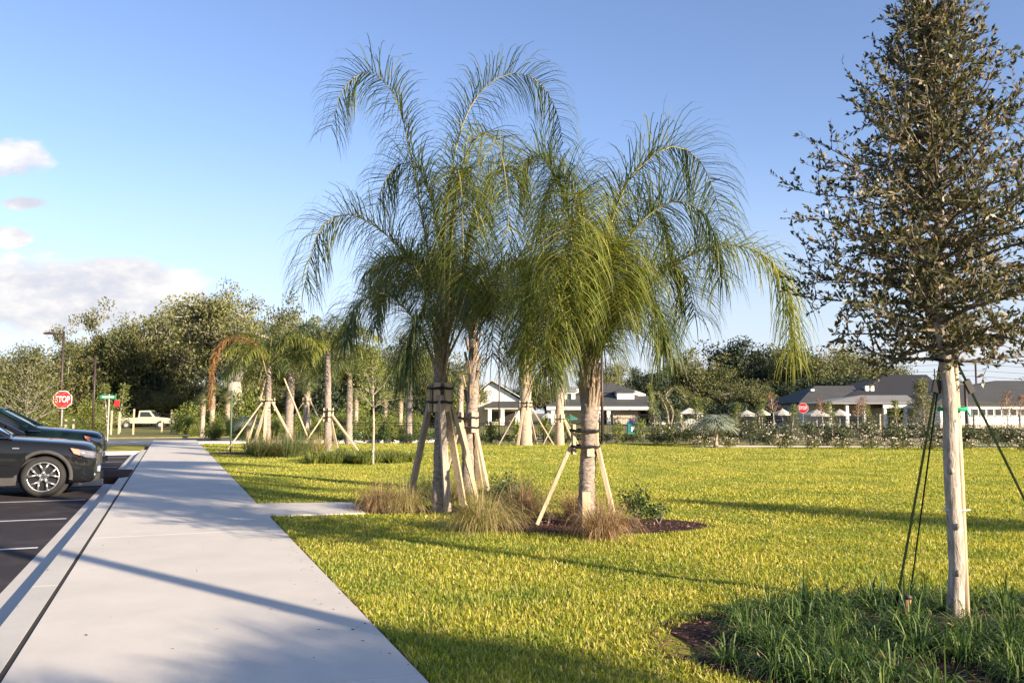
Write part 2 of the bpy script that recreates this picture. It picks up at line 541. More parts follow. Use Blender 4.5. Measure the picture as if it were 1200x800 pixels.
# lawn slab to the right; the side path and the far path are laid on it
slab('lawn_edge', M['mulch_base'], [SP(-40, 1.299), SP(43.0, 1.299), SP(43.0, 1.338), SP(-40, 1.338)], -.16, -.04)
slab('lawn_ground', M['lawn_soil'], [SP(-40, 1.34), SP(43.0, 1.34), Vector((-6, 41.6, 0)), Vector((60, 41.6, 0)), Vector((160, 41.6, 0)), Vector((160, -60, 0)), SP(-40, 30)], -.16, -.028)
a, b, c_, d_ = G(312, 603), G(428, 600), G(412, 587.5), G(300, 589)
slab('side_path', M['concrete'], [a, b, c_, d_], -.15, -.006)
# verge, cross walk and cross street beyond the lot
slab('verge', M['lawn_soil'], [SP(35.0, -30), SP(35.0, -1.0), SP(43.0, -1.0), SP(43.0, -30)], -.16, -.03)
slab('lot_end_kerb', M['kerb'], [SP(34.8, -30), SP(34.8, -1.005), SP(34.995, -1.005), SP(34.995, -30)], -.16, .0)
slab('cross_walk', M['concrete'], [SP(44.3, -24), SP(44.3, 14), SP(46.4, 14), SP(46.4, -24)], -.16, -.002)
slab('street', M['road'], [SP(49.0, -60), SP(49.0, 30), SP(56, 30), SP(56, -60)], -.165, -.10)
slab('far_verge', M['verge'], [SP(57, -60), SP(57, 40), SP(120, 60), SP(120, -80)], -.16, -.05)
slab('far_path', M['concrete'], [Vector((8, 36.5, 0)), Vector((60, 36.5, 0)), Vector((60, 38.2, 0)), Vector((8, 38.2, 0))], -.02, -.004)
# planted island in the lot
slab('island_kerb', M['kerb'], [SP(20.3, -8), SP(20.3, -1.31), SP(23.9, -1.31), SP(23.9, -8)], -.16, -.005)
slab('island_bed', M['mulch_base'], [SP(20.6, -7.8), SP(20.6, -.95), SP(20.9, -.82), SP(23.2, -.82), SP(23.6, -1.45), SP(23.6, -7.8)], -.10, .02)
for i, s_ in enumerate([2.6, 5.5, 8.38, 11.2, 14.1, 17.05, 20.0, 27.0, 29.9, 32.8]):
    if i in (6,): continue
    sheet('parking_line', M['line'], [SP(s_-.05, -1.36), SP(s_+.05, -1.36), SP(s_+.05, -6.4), SP(s_-.05, -6.4)], ASZ+.005)


def ell(cx, cy, rx, ry, n=48, wob=.06, rz=0):
    out = []
    for i in range(n):
        t = i*2*math.pi/n
        k = 1 + wob*math.sin(3*t+1) + wob*.6*math.sin(7*t+2)
        x, y = rx*k*math.cos(t), ry*k*math.sin(t)
        out.append(Vector((cx + x*math.cos(rz) - y*math.sin(rz), cy + x*math.sin(rz)+y*math.cos(rz), 0)))
    return out


BEDS = [(3.45, 5.35, 2.55, 1.32, 0), (.90, 11.0, 1.60, .85, 0), (-1.25, 12.8, 1.25, .55, 0), (-.6, 15.6, 1.0, .6, 0), (-8.4, 30.6, 2.6, 1.2, 0)]


def in_beds(x, y, g=1.0):
    r = np.zeros(len(x), bool)
    for cx, cy, rx, ry, rz in BEDS:
        r |= (((x-cx)/rx)**2 + ((y-cy)/ry)**2) < g
    return r


for (cx, cy, rx, ry, rz) in BEDS:
    sheet('mulch_bed', M['mulch_base'], ell(cx, cy, rx, ry), -.018)
    n = int(rx*ry*(1500 if cy < 12 else 500))
    if cy > 20: continue
    t = rng.uniform(0, 2*math.pi, n); r_ = np.sqrt(rng.uniform(0, 1, n))*1.02
    C = np.stack([cx + rx*r_*np.cos(t), cy + ry*r_*np.sin(t), rng.uniform(-.016, .02, n)], 1)
    D = rng.normal(0, 1, (n, 3))*[1, 1, .25]; N = rng.normal(0, .35, (n, 3)) + [0, 0, 1]
    tag(MB().leaves(C, D, N, rng.uniform(.02, .06, n), rng.uniform(.008, .02, n)).build('mulch', M['chips']), 'loose reddish brown bark mulch in the planting bed', 'mulch', kind='stuff')

# ---------------------------------------------------------------- lawn blades
def lawn():
    b = MB()
    pad = [G(312, 603), G(428, 600), G(412, 587.5), G(300, 589)]
    def inpoly(x, y, P):
        r = np.zeros(len(x), bool)
        n = len(P)
        for i in range(n):
            x0, y0, x1, y1 = P[i].x, P[i].y, P[(i+1) % n].x, P[(i+1) % n].y
            c = ((y0 > y) != (y1 > y)) & (x < (x1-x0)*(y-y0)/(y1-y0+1e-12)+x0)
            r ^= c
        return r
    def zone(y0, y1, dens, wd, ln, nseg):
        xl, xr = -.5*y1, .72*y1+1.0
        n = int((y1-y0)*(xr-xl)*dens)
        x = rng.uniform(xl, xr, n); y = rng.uniform(y0, y1, n)
        p = x*NV.x + y*NV.y
        s = x*DV.x + y*DV.y
        edge = 1.345 - np.abs(rng.normal(0, .016, n))
        ok = (p > edge) & (x > -.46*y - .4) & (x < .68*y+.8) & (s < 43)
        ok &= ~in_beds(x, y, .97)
        ok &= ~inpoly(x, y, pad)
        # far edge where the shrubs and path begin
        ok &= (y < 40.5) & ~((x > 7.5) & (y > 36.0))
        x, y = x[ok], y[ok]
        n = len(x)
        P = np.stack([x, y, np.full(n, -.03)], 1)
        th = rng.uniform(0, 2*math.pi, n)
        ti = np.abs(rng.normal(.85, .50, n))
        D = np.stack([np.cos(th)*ti, np.sin(th)*ti, np.ones(n)], 1)
        a = th + math.pi/2 + rng.normal(0, .6, n)
        Sd = np.stack([np.cos(a), np.sin(a), np.zeros(n)], 1)
        sc = rng.uniform(.6, 1.25, n)
        # patches of longer and shorter turf
        pt = .82 + .22*np.sin(x*1.7+np.sin(y*1.3)*2)*np.cos(y*1.9+x*.6)+ .12*np.sin(x*7.1+y*3.3)*np.sin(y*6.1)
        b.strips(P, D, Sd, ln*sc*pt, wd*rng.uniform(.7, 1.2, n), nseg, rng.uniform(.2, 1.5, n), .9)
    zone(2.6, 5.0, 5600, .0095, .060, 3)
    zone(5.0, 7.5, 4300, .0105, .058, 3)
    zone(7.5, 11, 2300, .012, .054, 2)
    zone(11, 16, 1100, .018, .052, 2)
    zone(16, 25, 800, .021, .05, 1)
    zone(25, 41, 260, .038, .05, 1)
    tag(b.build('grass', M['grass']), 'mown yellow green lawn of broad bladed turf', 'grass', kind='stuff')


lawn()


n = 420
s_ = rng.uniform(2, 34, n); p_ = np.where(rng.uniform(0, 1, n) < .6, 1.29-np.abs(rng.normal(0, .14, n)), rng.uniform(-1.25, 1.25, n))
C = np.stack([DV.x*s_+NV.x*p_, DV.y*s_+NV.y*p_, np.where(p_ < -1.02, ASZ+.012, .008)], 1)
D = rng.normal(0, 1, (n, 3))*[1, 1, .12]
tag(MB().leaves(C, D, rng.normal(0, .25, (n, 3))+[0, 0, 1], rng.uniform(.012, .035, n), rng.uniform(.006, .014, n)).build('leaf_litter', M['chips']), 'scattered dry leaf bits along the edge of the sidewalk', 'leaf litter', kind='stuff')
# ---------------------------------------------------------------- generic plants
def rand_dirs(n): 
    v = rng.normal(0, 1, (n, 3)); return v/np.linalg.norm(v, axis=1)[:, None]


def blob_leaves(b, c, r, n, L, asp=.5, shell=.5, up=.3):
    d = rand_dirs(n)
    rad = (rng.uniform(0, 1, n)**(shell*.6))[:, None]
    C = np.array(c) + d*rad*np.array(r)
    D = rand_dirs(n) + d*.6
    N = rand_dirs(n)*.8 + d*.7 + np.array([0, 0, up])
    l = L*rng.uniform(.6, 1.35, n)
    b.leaves(C, D, N, l, l*asp)


def branch_path(p, d, L, n=6, wob=.25, up=.0):
    pts = [np.array(p, float)]
    d = np.array(d, float); d /= np.linalg.norm(d)
    for i in range(n):
        d = d + rng.normal(0, wob, 3)*.5 + np.array([0, 0, up/n])
        d /= np.linalg.norm(d)
        pts.append(pts[-1] + d*L/n)
    return np.array(pts), d


def make_oak(label, mat, H=13.0, spread=5.5, leaf=.30, nleaf=95, trunk=.42, moss=False, bare=.22, ncl=1.0, name='oak_tree'):
    """broad old oak: forked trunk, crooked limbs, leaf clumps at the limb ends"""
    root = thing(name, label, 'tree')
    tb, lb = MB(), MB()
    h0 = H*bare
    pts, d = branch_path((0, 0, -.2), (0, 0, 1), h0+.2, 5, .06)
    tb.tube(pts, np.linspace(trunk*1.25, trunk*.85, 6), 10, jit=.05)
    clumps = []
    nl = 7
    for i in range(nl):
        az = i*2*math.pi/nl + rng.uniform(-.4, .4)
        e = rng.uniform(.3, 1.2)
        p, dd = branch_path(pts[-1], (math.cos(az)*math.cos(e), math.sin(az)*math.cos(e), math.sin(e)), H*rng.uniform(.38, .52), 7, .22, .15)
        tb.tube(p, np.linspace(trunk*.55, trunk*.16, 8), 7)
        for k in (2, 3, 4, 5, 6, 7):
            for m_ in range(3):
                az2 = rng.uniform(0, 2*math.pi); e2 = rng.uniform(-.15, .9)
                L2 = spread*rng.uniform(.25, .55)
                q, _ = branch_path(p[k], (math.cos(az2)*math.cos(e2)+dd[0]*.7, math.sin(az2)*math.cos(e2)+dd[1]*.7, math.sin(e2)), L2, 5, .3, .1)
                tb.tube(q, np.linspace(trunk*.15, trunk*.04, 6), 5, cap=False)
                clumps.append((q[-1], 1.0)); clumps.append((q[3], .8))
                if rng.uniform() < .6:
                    q2, _ = branch_path(q[3], rand_dirs(1)[0]+[0, 0, .2], L2*.6, 4, .3)
                    tb.tube(q2, np.linspace(trunk*.07, trunk*.02, 5), 4, cap=False)
                    clumps.append((q2[-1], .8))
    for c, s in clumps:
        if rng.uniform() > ncl: continue
        r = spread*.17*s*rng.uniform(.7, 1.3)
        blob_leaves(lb, c, (r*1.25, r*1.25, r*.75), int(nleaf*s), leaf, .55, .8, .5)
        if moss and rng.uniform() < .25:
            n = 6
            P = np.array(c) + rng.normal(0, r*.6, (n, 3)); 
            lb.leaves(P, rng.normal(0, .12, (n, 3))+[0, 0, -1], rand_dirs(n), rng.uniform(.3, .8, n), .12)
    tb.build('trunk', M['bark_oak'], root, True)
    lb.build('crown', mat, root)
    return root


def make_shrub(name, label, mat, r=(.5, .5, .45), n=900, leaf=.06, lobes=6, stems=True, cat='shrub', group=None, blossom=0, z0=.0):
    root = thing(name, label, cat, group=group)
    b = MB()
    for i in range(lobes):
        d = rand_dirs(1)[0]
        c = np.array([d[0]*r[0]*.45, d[1]*r[1]*.45, z0 + r[2]*(.95+d[2]*.5)])
        blob_leaves(b, c, np.array(r)*rng.uniform(.45, .7), n//lobes, leaf, .5, .7, .4)
    b.build('foliage', mat, root)
    if stems:
        t = MB()
        for i in range(6):
            az = rng.uniform(0, 6.28)
            p, _ = branch_path((0, 0, -.03), (math.cos(az)*.5, math.sin(az)*.5, 1), r[2]*1.4+z0, 4, .15)
            t.tube(p, np.linspace(.014, .004, 5), 5)
        t.build('stem', M['twig'], root)
    if blossom:
        f = MB()
        d = rand_dirs(blossom); d[:, 2] = np.abs(d[:, 2])
        C = d*np.array(r)*1.05 + [0, 0, z0+r[2]*.8]
        f.leaves(C, rand_dirs(blossom), rand_dirs(blossom)+[0, -.5, .6], leaf*1.2, leaf*.9)
        f.build('blossom', M['blossom'], root)
    return root


def make_tuft(name, label, mat, n=420, L=.55, wd=.004, r=.10, spread=.7, grav=1.2, cat='grass clump', group=None, nseg=5):
    b = MB()
    th = rng.uniform(0, 2*math.pi, n); rr = r*np.sqrt(rng.uniform(0, 1, n))
    P = np.stack([rr*np.cos(th), rr*np.sin(th), np.full(n, -.02)], 1)
    th2 = th + rng.normal(0, .5, n)
    ti = np.abs(rng.normal(spread*.7, spread*.45, n))
    D = np.stack([np.cos(th2)*ti, np.sin(th2)*ti, np.ones(n)], 1)
    a = th2 + math.pi/2 + rng.normal(0, .4, n)
    Sd = np.stack([np.cos(a), np.sin(a), np.zeros(n)], 1)
    b.strips(P, D, Sd, L*rng.uniform(.55, 1.2, n), wd*rng.uniform(.7, 1.3, n), nseg, grav*rng.uniform(.5, 1.6, n), .85)
    o = b.build(name, mat)
    return tag(o, label, cat, group)


# ---------------------------------------------------------------- palms
def spline(P, n):
    P = np.array(P, float)
    Q = np.vstack([2*P[0]-P[1], P, 2*P[-1]-P[-2]])
    seg = len(P)-1
    out = []
    for t in np.linspace(0, seg-1e-6, n):
        i = int(t); f = t-i
        a, b, c, d = Q[i], Q[i+1], Q[i+2], Q[i+3]
        out.append(.5*((2*b) + (-a+c)*f + (2*a-5*b+4*c-d)*f*f + (-a+3*b-3*c+d)*f**3))
    out = np.array(out)
    # resample evenly
    dl = np.r_[0, np.cumsum(np.linalg.norm(np.diff(out, axis=0), axis=1))]
    tt = np.linspace(0, dl[-1], n)
    return np.stack([np.interp(tt, dl, out[:, k]) for k in range(3)], 1), dl[-1]


def frond(pts, root, mat, nl=110, LL=.46, wd=.017, nseg=5, bare=.14, grav=3.4, rach=.020, roll=0):
    """arching feather leaf: rachis plus two combs of drooping leaflets in several planes"""
    C, total = spline(pts, 80)
    rb = MB()
    rb.tube(C[::4], np.linspace(rach, rach*.18, len(C[::4])), 6)
    ro = rb.build('frond', M['petiole'], root, True)
    T = np.gradient(C, axis=0); T /= np.linalg.norm(T, axis=1)[:, None]
    # side vector carried smoothly along the arch
    H = C[-1]-C[0]; H[2] = 0
    if np.linalg.norm(H) < .15: H = np.array([0, -1.0, 0])
    sv = np.cross([0, 0, 1.0], H); sv /= np.linalg.norm(sv)
    b = MB()
    for sg in (-1, 1):
        t = bare + (1-bare)*(np.arange(nl)+rng.uniform(0, .9, nl))/nl
        idx = t*(len(C)-1); i0 = np.minimum(idx.astype(int), len(C)-2); f = (idx-i0)[:, None]
        P = C[i0]*(1-f)+C[i0+1]*f
        TT = T[i0]
        side = np.broadcast_to(sv, P.shape) - TT*(TT@sv)[:, None]
        side /= np.linalg.norm(side, axis=1)[:, None]
        up = np.cross(side, TT); up *= np.sign(up[:, 2:3]+1e-6)*1.0
        rl = roll*(.4+.6*t)[:, None]
        side, up = side*np.cos(rl)+up*np.sin(rl), up*np.cos(rl)-side*np.sin(rl)
        ph = (rng.normal(.0, .22, nl) + np.tile([.55, -.1, .2, -.5], nl)[:nl])[:, None]
        u = (t-bare)/(1-bare)
        D = side*sg*np.cos(ph) + up*np.sin(ph) + TT*(.42+.28*u)[:, None]
        prof = np.clip(.5+1.8*u, 0, 1)*np.clip(1.35-.65*u**2, .2, 1.0)
        Ln = LL*prof*rng.uniform(.9, 1.1, nl)
        Sd = np.cross(D, np.array([0, 0, 1.0])) + rng.normal(0, .3, (nl, 3))
        Sd -= D*(np.sum(Sd*D, 1)/np.sum(D*D, 1))[:, None]
        b.strips(P, D, Sd, Ln, wd*rng.uniform(.7, 1.2, nl), nseg, grav*rng.uniform(.75, 1.3, nl), .75)
    b.build('leaflets', mat, ro)
    return ro


def auto_frond_pts(az, el, L, g, base):
    p = np.array(base, float)
    d = np.array([math.cos(az)*math.cos(el), math.sin(az)*math.cos(el), math.sin(el)])
    pts = [p]
    n = 9
    for i in range(n):
        p = p + d*L/n
        pts.append(p)
        d = d + np.array([0, 0, -1])*g/n*(.5+1.4*i/n)
        d /= np.linalg.norm(d)
    return pts


def trunk_curve(pts, rads, root, mat, n=12, rings=40, ringamp=.04, name='trunk'):
    C, L = spline(pts, rings)
    rr = np.interp(np.linspace(0, 1, rings), np.linspace(0, 1, len(rads)), rads)
    rr = rr*(1 + ringamp*np.sin(np.arange(rings)*2.1) + rng.normal(0, ringamp*.5, rings))
    return MB().tube(C, rr, n, jit=.03).build(name, mat, root, True)


def boots(root, C0, C1, r0, r1, n, L=.16, mat='boot', spread=.5):
    """old leaf bases crossing up the trunk"""
    b = MB()
    for i in range(n):
        f = i/n
        c = Vector(C0).lerp(Vector(C1), f)
        r = r0*(1-f)+r1*f
        az = i*2.4
        o = Vector((math.cos(az), math.sin(az), 0))
        p = c + o*r*.85
        q = p + o*L*spread + Vector((0, 0, L))
        b.beam(p, q, .07*(r/.12), .022, up=tuple(o))
    return b.build('leaf_base', M[mat], root)


def at_pts(l, Y0, org):
    out = []
    for e in l:
        u, v = e[0], e[1]
        dy = e[2] if len(e) > 2 else 0
        p = at(u, v, Y0+dy) - org
        out.append(tuple(p))
    return out


def near_palm(label, base_px, Y0, trunk_px, rads, fronds, LL=.46, nl=115, seedmat=None, bootspan=None, wd=.017):
    org = G(*base_px)
    Y0 = org.y
    root = thing('queen_palm', label, 'palm tree', org)
    tp = [(0, 0, -.05)] + at_pts(trunk_px, Y0, org)
    trunk_curve(tp, rads, root, M['bark_palm'], 14, 60, .035)
    if bootspan:
        a, b_, r0, r1, n = bootspan
        boots(root, at_pts([a], Y0, org)[0], at_pts([b_], Y0, org)[0], r0, r1, n*2, .34, 'boot', .17)
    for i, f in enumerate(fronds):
        mt = M['palm_sunlit_yellow'] if f[0] == 'y' else M['palm']
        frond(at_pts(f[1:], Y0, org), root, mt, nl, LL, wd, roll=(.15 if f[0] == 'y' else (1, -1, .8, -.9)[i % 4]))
    return root


FA = [
    ('g', (519, 400), (496, 262), (478, 165), (460, 108), (430, 84), (402, 104), (388, 150)),
    ('g', (521, 400, 0), (520, 270, .1), (538, 160, .2), (563, 108, .2), (598, 86, .2), (632, 96, .2), (652, 130, .2), (660, 168, .2)),
    ('g', (515, 420, 0), (498, 335, -.1), (464, 286, -.1), (431, 260, -.1), (402, 251, -.1), (377, 266, -.1), (364, 298, -.1), (357, 338, -.1)),
    ('g', (513, 440, 0), (492, 385, .2), (462, 350, .3), (436, 345, .4), (415, 362, .4), (405, 400, .4)),
    ('y', (523, 400, 0), (532, 250, -.3), (552, 168, -.7), (580, 162, -1.1), (594, 220, -1.4), (596, 300, -1.5)),
    ('y', (520, 400, 0), (522, 260, -.3), (532, 200, -.8), (540, 215, -1.2), (543, 290, -1.5), (543, 340, -1.5)),
    ('g', (524, 400, 0), (560, 270, .5), (605, 200, .9), (645, 182, 1.2), (676, 215, 1.4), (690, 285, 1.5)),
    ('g', (524, 420, 0), (560, 350, .3), (600, 305, .5), (632, 320, .7), (645, 380, .7), (647, 430, .7)),
    ('g', (523, 420, 0), (545, 345, -.5), (562, 312, -1.0), (575, 345, -1.3), (577, 420, -1.4)),
    ('g', (516, 420, 0), (494, 325, .7), (470, 300, 1.1), (448, 325, 1.4), (440, 385, 1.5)),
    ('g', (520, 400, 0), (517, 300, .0), (500, 215, .1), (478, 190, .2), (455, 205, .2), (440, 240, .2)),
    ('g', (523, 400, 0), (548, 290, .4), (570, 225, .7), (596, 195, 1.0), (622, 215, 1.1), (632, 270, 1.1)),
    ('g', (516, 430, 0), (505, 390, -.6), (495, 370, -1.0), (483, 390, -1.3), (480, 440, -1.4)),
    ('g', (521, 380, 0), (530, 250, .1), (545, 200, .5), (560, 215, 1.0), (570, 290, 1.3)),
]
near_palm('tallest queen palm, left of the nearest three, its thin grey trunk rising highest against sky', (515, 598), 12.4,
          [(516, 540), (517, 480), (515, 440), (519, 380)], [.13, .102, .095, .09, .085, .06], FA, LL=.76, nl=215, wd=.0145, bootspan=((516, 452), (519, 370), .085, .07, 14))

FA += [
    ('y', (523, 420, 0), (540, 300, -.4), (562, 232, -.8), (575, 240, -1.2), (580, 310, -1.4), (580, 390, -1.5)),
    ('y', (522, 420, 0), (530, 310, -.4), (548, 262, -.9), (556, 290, -1.2), (558, 370, -1.4)),
    ('g', (518, 430, 0), (508, 310, -.2), (494, 262, -.4), (484, 285, -.6), (480, 350, -.6)),
    ('g', (524, 430, 0), (556, 330, -.2), (590, 290, -.3), (612, 310, -.4), (620, 375, -.4), (621, 430, -.4)),
    ('g', (516, 430, 0), (508, 360, -.3), (496, 335, -.6), (488, 365, -.8), (487, 430, -.8)),
    ('g', (522, 430, 0), (534, 350, .3), (548, 325, .6), (556, 360, .8), (556, 430, .9)),
    ('g', (519, 430, 0), (522, 350, -.4), (528, 322, -.9), (530, 360, -1.2), (528, 430, -1.3)),
    ('g', (521, 420, 0), (545, 320, .1), (575, 285, .1), (600, 300, .1), (612, 360, .1)),
]
FB = []
for i in range(16):
    az = i*2*math.pi/16 + rng.uniform(-.2, .2)
    FB.append(auto_frond_pts(az, rng.uniform(.85, 1.25), rng.uniform(2.3, 2.9), rng.uniform(2.0, 2.9), (0, 0, 2.9)))
org = G(549, 574)
pb = thing('queen_palm', 'queen palm behind and between the two nearest palms, its crown merging with theirs', 'palm tree', org)
trunk_curve([(0, 0, -.05), (0, 0, .9), (.08, 0, 1.8), (.08, 0, 3.1)], [.13, .115, .108, .10, .07], pb, M['bark_palm'], 12, 50)
boots(pb, (.04, 0, 1.5), (.08, 0, 2.9), .12, .1, 16, .25, 'boot', .25)
for f in FB: frond(f, pb, M['palm'], 160, .78, .017, 5, roll=rng.uniform(-1, 1))

FC = [
    ('y', (689, 430, 0), (688, 320, -.3), (682, 240, -.8), (674, 232, -1.3), (669, 290, -1.7), (671, 372, -1.9)),
    ('g', (692, 430, 0), (705, 310, 0), (728, 228, .1), (754, 192, .2), (785, 172, .3), (812, 180, .4), (833, 212, .5), (846, 262, .5)),
    ('y', (694, 440, 0), (712, 388, -.1), (745, 347, -.2), (788, 311, -.3), (832, 290, -.4), (870, 288, -.4), (899, 302, -.5), (919, 330, -.5), (927, 375, -.5), (930, 415, -.5)),
    ('g', (692, 430, 0), (712, 330, -.3), (745, 268, -.5), (782, 238, -.6), (812, 240, -.7), (836, 272, -.8), (846, 325, -.8)),
    ('g', (687, 430, 0), (676, 300, .3), (655, 215, .6), (630, 182, .8), (607, 198, .9), (596, 245, 1.0), (592, 290, 1)),
    ('y', (686, 430, 0), (668, 340, -.3), (648, 302, -.5), (628, 318, -.7), (617, 365, -.8), (614, 420, -.8)),
    ('g', (691, 430, 0), (700, 330, .7), (716, 285, 1.2), (736, 310, 1.6), (748, 370, 1.8)),
    ('g', (693, 440, 0), (718, 380, -.3), (745, 350, -.6), (768, 362, -.8), (780, 408, -.9)),
    ('g', (686, 440, 0), (668, 385, .3), (650, 372, .5), (636, 392, .6), (630, 430, .6)),
    ('g', (689, 430, 0), (684, 310, 0), (676, 230, .2), (660, 205, .5), (642, 225, .7), (632, 280, .8)),
    ('y', (691, 430, 0), (698, 320, -.4), (706, 275, -.9), (714, 300, -1.3), (718, 360, -1.5)),
    ('y', (688, 440, 0), (676, 320, -.4), (656, 262, -.8), (646, 285, -1.1), (642, 350, -1.3), (641, 420, -1.3)),
    ('y', (692, 440, 0), (706, 330, -.4), (724, 290, -.8), (734, 315, -1.1), (738, 385, -1.2)),
    ('g', (686, 440, 0), (672, 370, -.3), (655, 345, -.6), (645, 375, -.8), (642, 440, -.8)),
    ('g', (690, 440, 0), (694, 340, -.2), (700, 310, -.5), (706, 340, -.8), (708, 410, -.9)),
    ('g', (694, 440, 0), (730, 350, .1), (765, 315, .2), (800, 320, .2), (815, 370, .2)),
    ('g', (692, 430, 0), (702, 320, .2), (722, 255, .5), (750, 232, .8), (775, 258, 1.0), (790, 310, 1.1)),
]
near_palm('nearest queen palm with mulch at its foot and fronds sweeping far out to the right', (686, 614), 10.9,
          [(688, 560), (691, 500), (689, 440), (690, 390)], [.118, .104, .104, .108, .095, .05], FC, LL=.82, nl=225, wd=.0138, bootspan=((691, 490), (690, 385), .10, .075, 20))
# extra leaf stalks and a second slender stem of the nearest palm

# ---------------------------------------------------------------- timber braces round the near palms
def brace(label, org, collar_z, tr, planks, battens, straps, old=()):
    """planks lean on battens that two black straps hold against the trunk"""
    root = thing('timber_brace', label, 'tree brace', org)
    for i, (foot, top) in enumerate(planks):
        MB().beam(foot, top, .105, .045, up=(foot[0]+.01, foot[1], 0)).build('plank', M['timber_old' if i in old else 'timber'], root)
    for az, z0, z1 in battens:
        o = Vector((math.cos(az), math.sin(az), 0))*(tr+.022)
        MB().beam(o+Vector((0, 0, z0)), o+Vector((0, 0, z1)), .095, .04, up=tuple(o)).build('batten', M['timber'], root)
    for z in straps:
        n = 20
        P = [((tr+.052)*math.cos(i*2*math.pi/n), (tr+.052)*math.sin(i*2*math.pi/n), z+.008*math.sin(i*1.3)) for i in range(n+1)]
        b = MB().tube(P, .019, 6)
        b.beam((.0, -tr-.05, z-.02), (.12, -tr-.075, z+.01), .03, .02)
        b.build('strap', M['strap_black'], root)
    return root


def pl(org, Y0, foot, top, dyf=0, dyt=0):
    f = G(*foot); f.y += 0
    t = at(top[0], top[1], Y0+dyt)
    f = f - org; t = t - org
    return (tuple(f), tuple(t))


org = G(515, 598); Y0 = org.y
brace('timber brace of grey and tan planks round the tallest palm trunk', org, 0, .13,
      [((-.50, .35, .0), (-.14, .05, 1.62)), ((.58, .12, .0), (.15, .0, 1.60)), ((.13, -.16, .0), (.02, -.16, 1.66)), ((.30, .75, 0), (.06, .15, 1.6)), ((-.02, .02, 0), (-.02, .16, 1.2))],
      [(i*math.pi/3+.3, 1.42, 1.84) for i in range(6)], [1.56, 1.76], old=(0, 2))
org = G(549, 574)
brace('timber brace of pale planks round the palm behind the two nearest ones', org, 0, .14,
      [((.36, -.15, 0), (.10, -.05, 1.24)), ((.15, -.80, 0), (-.14, -.12, 1.22)), ((-.5, .2, 0), (-.14, .02, 1.22)), ((.2, .6, 0), (.03, .14, 1.22))],
      [(i*math.pi/2+.6, 1.05, 1.42) for i in range(4)], [1.14, 1.32])
org = G(686, 614)
brace('pale timber brace with two black straps round the nearest palm trunk', org, 0, .13,
      [((-.61, .02, 0), (-.15, -.02, 1.05)), ((.38, -.10, 0), (.14, -.04, 1.06)), ((.06, .62, 0), (.03, .15, 1.05)), ((.0, -.17, -.05), (.0, -.165, .42))],
      [(-2.9, .88, 1.26), (-.25, .92, 1.28), (1.2, .9, 1.26), (-1.2, .86, 1.0)], [.98, 1.18])
st = thing('short_stake', 'short pale wooden stake in the mulch beside the nearest palm', 'stake', G(643, 612))
MB().beam((0, 0, -.05), (.02, 0, .13), .035, .03).build('stake_post', M['timber'], st)

# ---------------------------------------------------------------- young live oak close on the right
def near_oak(org_, label, seed_h=4.5, name='live_oak', fulltwig=True):
    root = thing(name, label, 'tree', org_)
    H = seed_h
    tb = MB()
    zz = np.linspace(-.05, H*.97, 26)
    wob = np.stack([.02*np.sin(zz*2.3)+.012*np.sin(zz*5.1)-.025*np.clip(zz-1.8, 0, 9)/2, .02*np.cos(zz*1.9), zz], 1)
    rad = np.interp(zz, [0, .1, 1.9, 3.2, H], [.064, .056, .047, .030, .005])
    tb.tube(wob, rad, 14, jit=.035)
    for z, az in ((.62, -1.5), (1.0, -1.9), (1.35, -1.2), (.3, -1.7)):     # healed branch collars
        o = Vector((math.cos(az), math.sin(az), 0))
        tb.tube([o*.035+Vector((0, 0, z-.02)), o*.062+Vector((0, 0, z)), o*.072+Vector((0, 0, z+.01))], [.022, .017, .008], 8)
    tb.build('trunk', M['bark_near'], root, True)
    bb, tw, lf = MB(), MB(), MB()
    nb = 170
    LC, LD, LN, LL = [], [], [], []
    def leafy(q, k, den):
        n = int(den)
        i = rng.uniform(k, len(q)-1.001, n)
        i0 = i.astype(int); f = (i-i0)[:, None]
        P = q[i0]*(1-f)+q[i0+1]*f
        T = q[i0+1]-q[i0]; T /= np.linalg.norm(T, axis=1)[:, None]+1e-9
        LC.append(P); LD.append(rand_dirs(n)*.8+T*.8+[0, 0, .25]); LN.append(rand_dirs(n)); LL.append(rng.uniform(.026, .058, n))
    for i in range(nb):
        f = (i/nb)**.95
        z = 1.78 + (H-1.95)*f
        hh = (z-1.78)/(H-1.78)
        reach = .90*np.interp(hh, [0, .08, .24, .42, .60, .78, .90, 1], [.75, 1.12, 1.25, .98, .66, .36, .18, .05])*rng.choice([.68, .85, .96, 1.05])*rng.uniform(.92, 1.08)
        az = i*2.399+rng.uniform(-.3, .3)
        e = np.interp(hh, [0, .15, .5, 1], [-.08, .02, .42, 1.1])+rng.uniform(-.15, .2)
        c = np.array([np.interp(z, zz, wob[:, 0]), np.interp(z, zz, wob[:, 1]), z])
        p, _ = branch_path(c, (math.cos(az)*math.cos(e), math.sin(az)*math.cos(e), math.sin(e)), reach/max(.5, math.cos(e*.9)), 8, .17, .25)
        bb.tube(p, np.linspace(.012*(1-hh*.5)+.003, .002, 9), 5, cap=False)
        leafy(p, .8, (38*reach+12)*(1-.3*hh))
        ns = int(6 + 12*reach)
        for j in range(ns):
            k = rng.integers(1, 9)
            d = rand_dirs(1)[0] + np.array([math.cos(az), math.sin(az), .35])*.7
            q, _ = branch_path(p[k], d, rng.uniform(.14, .40)*(.5+.5*reach), 4, .3, .2)
            tw.tube(q, np.linspace(.0035, .0012, 5), 3, cap=False)
            leafy(q, .4, rng.uniform(13, 27)*(1-.4*hh))
    C, D, N, L = [np.concatenate(x) for x in (LC, LD, LN, LL)]
    lf.leaves(C, D, N, L, L*.40)
    bb.build('limbs', M['twig'], root, True)
    tw.build('twigs', M['twig'], root)
    lf.build('crown', M['oak_near'], root)
    return root


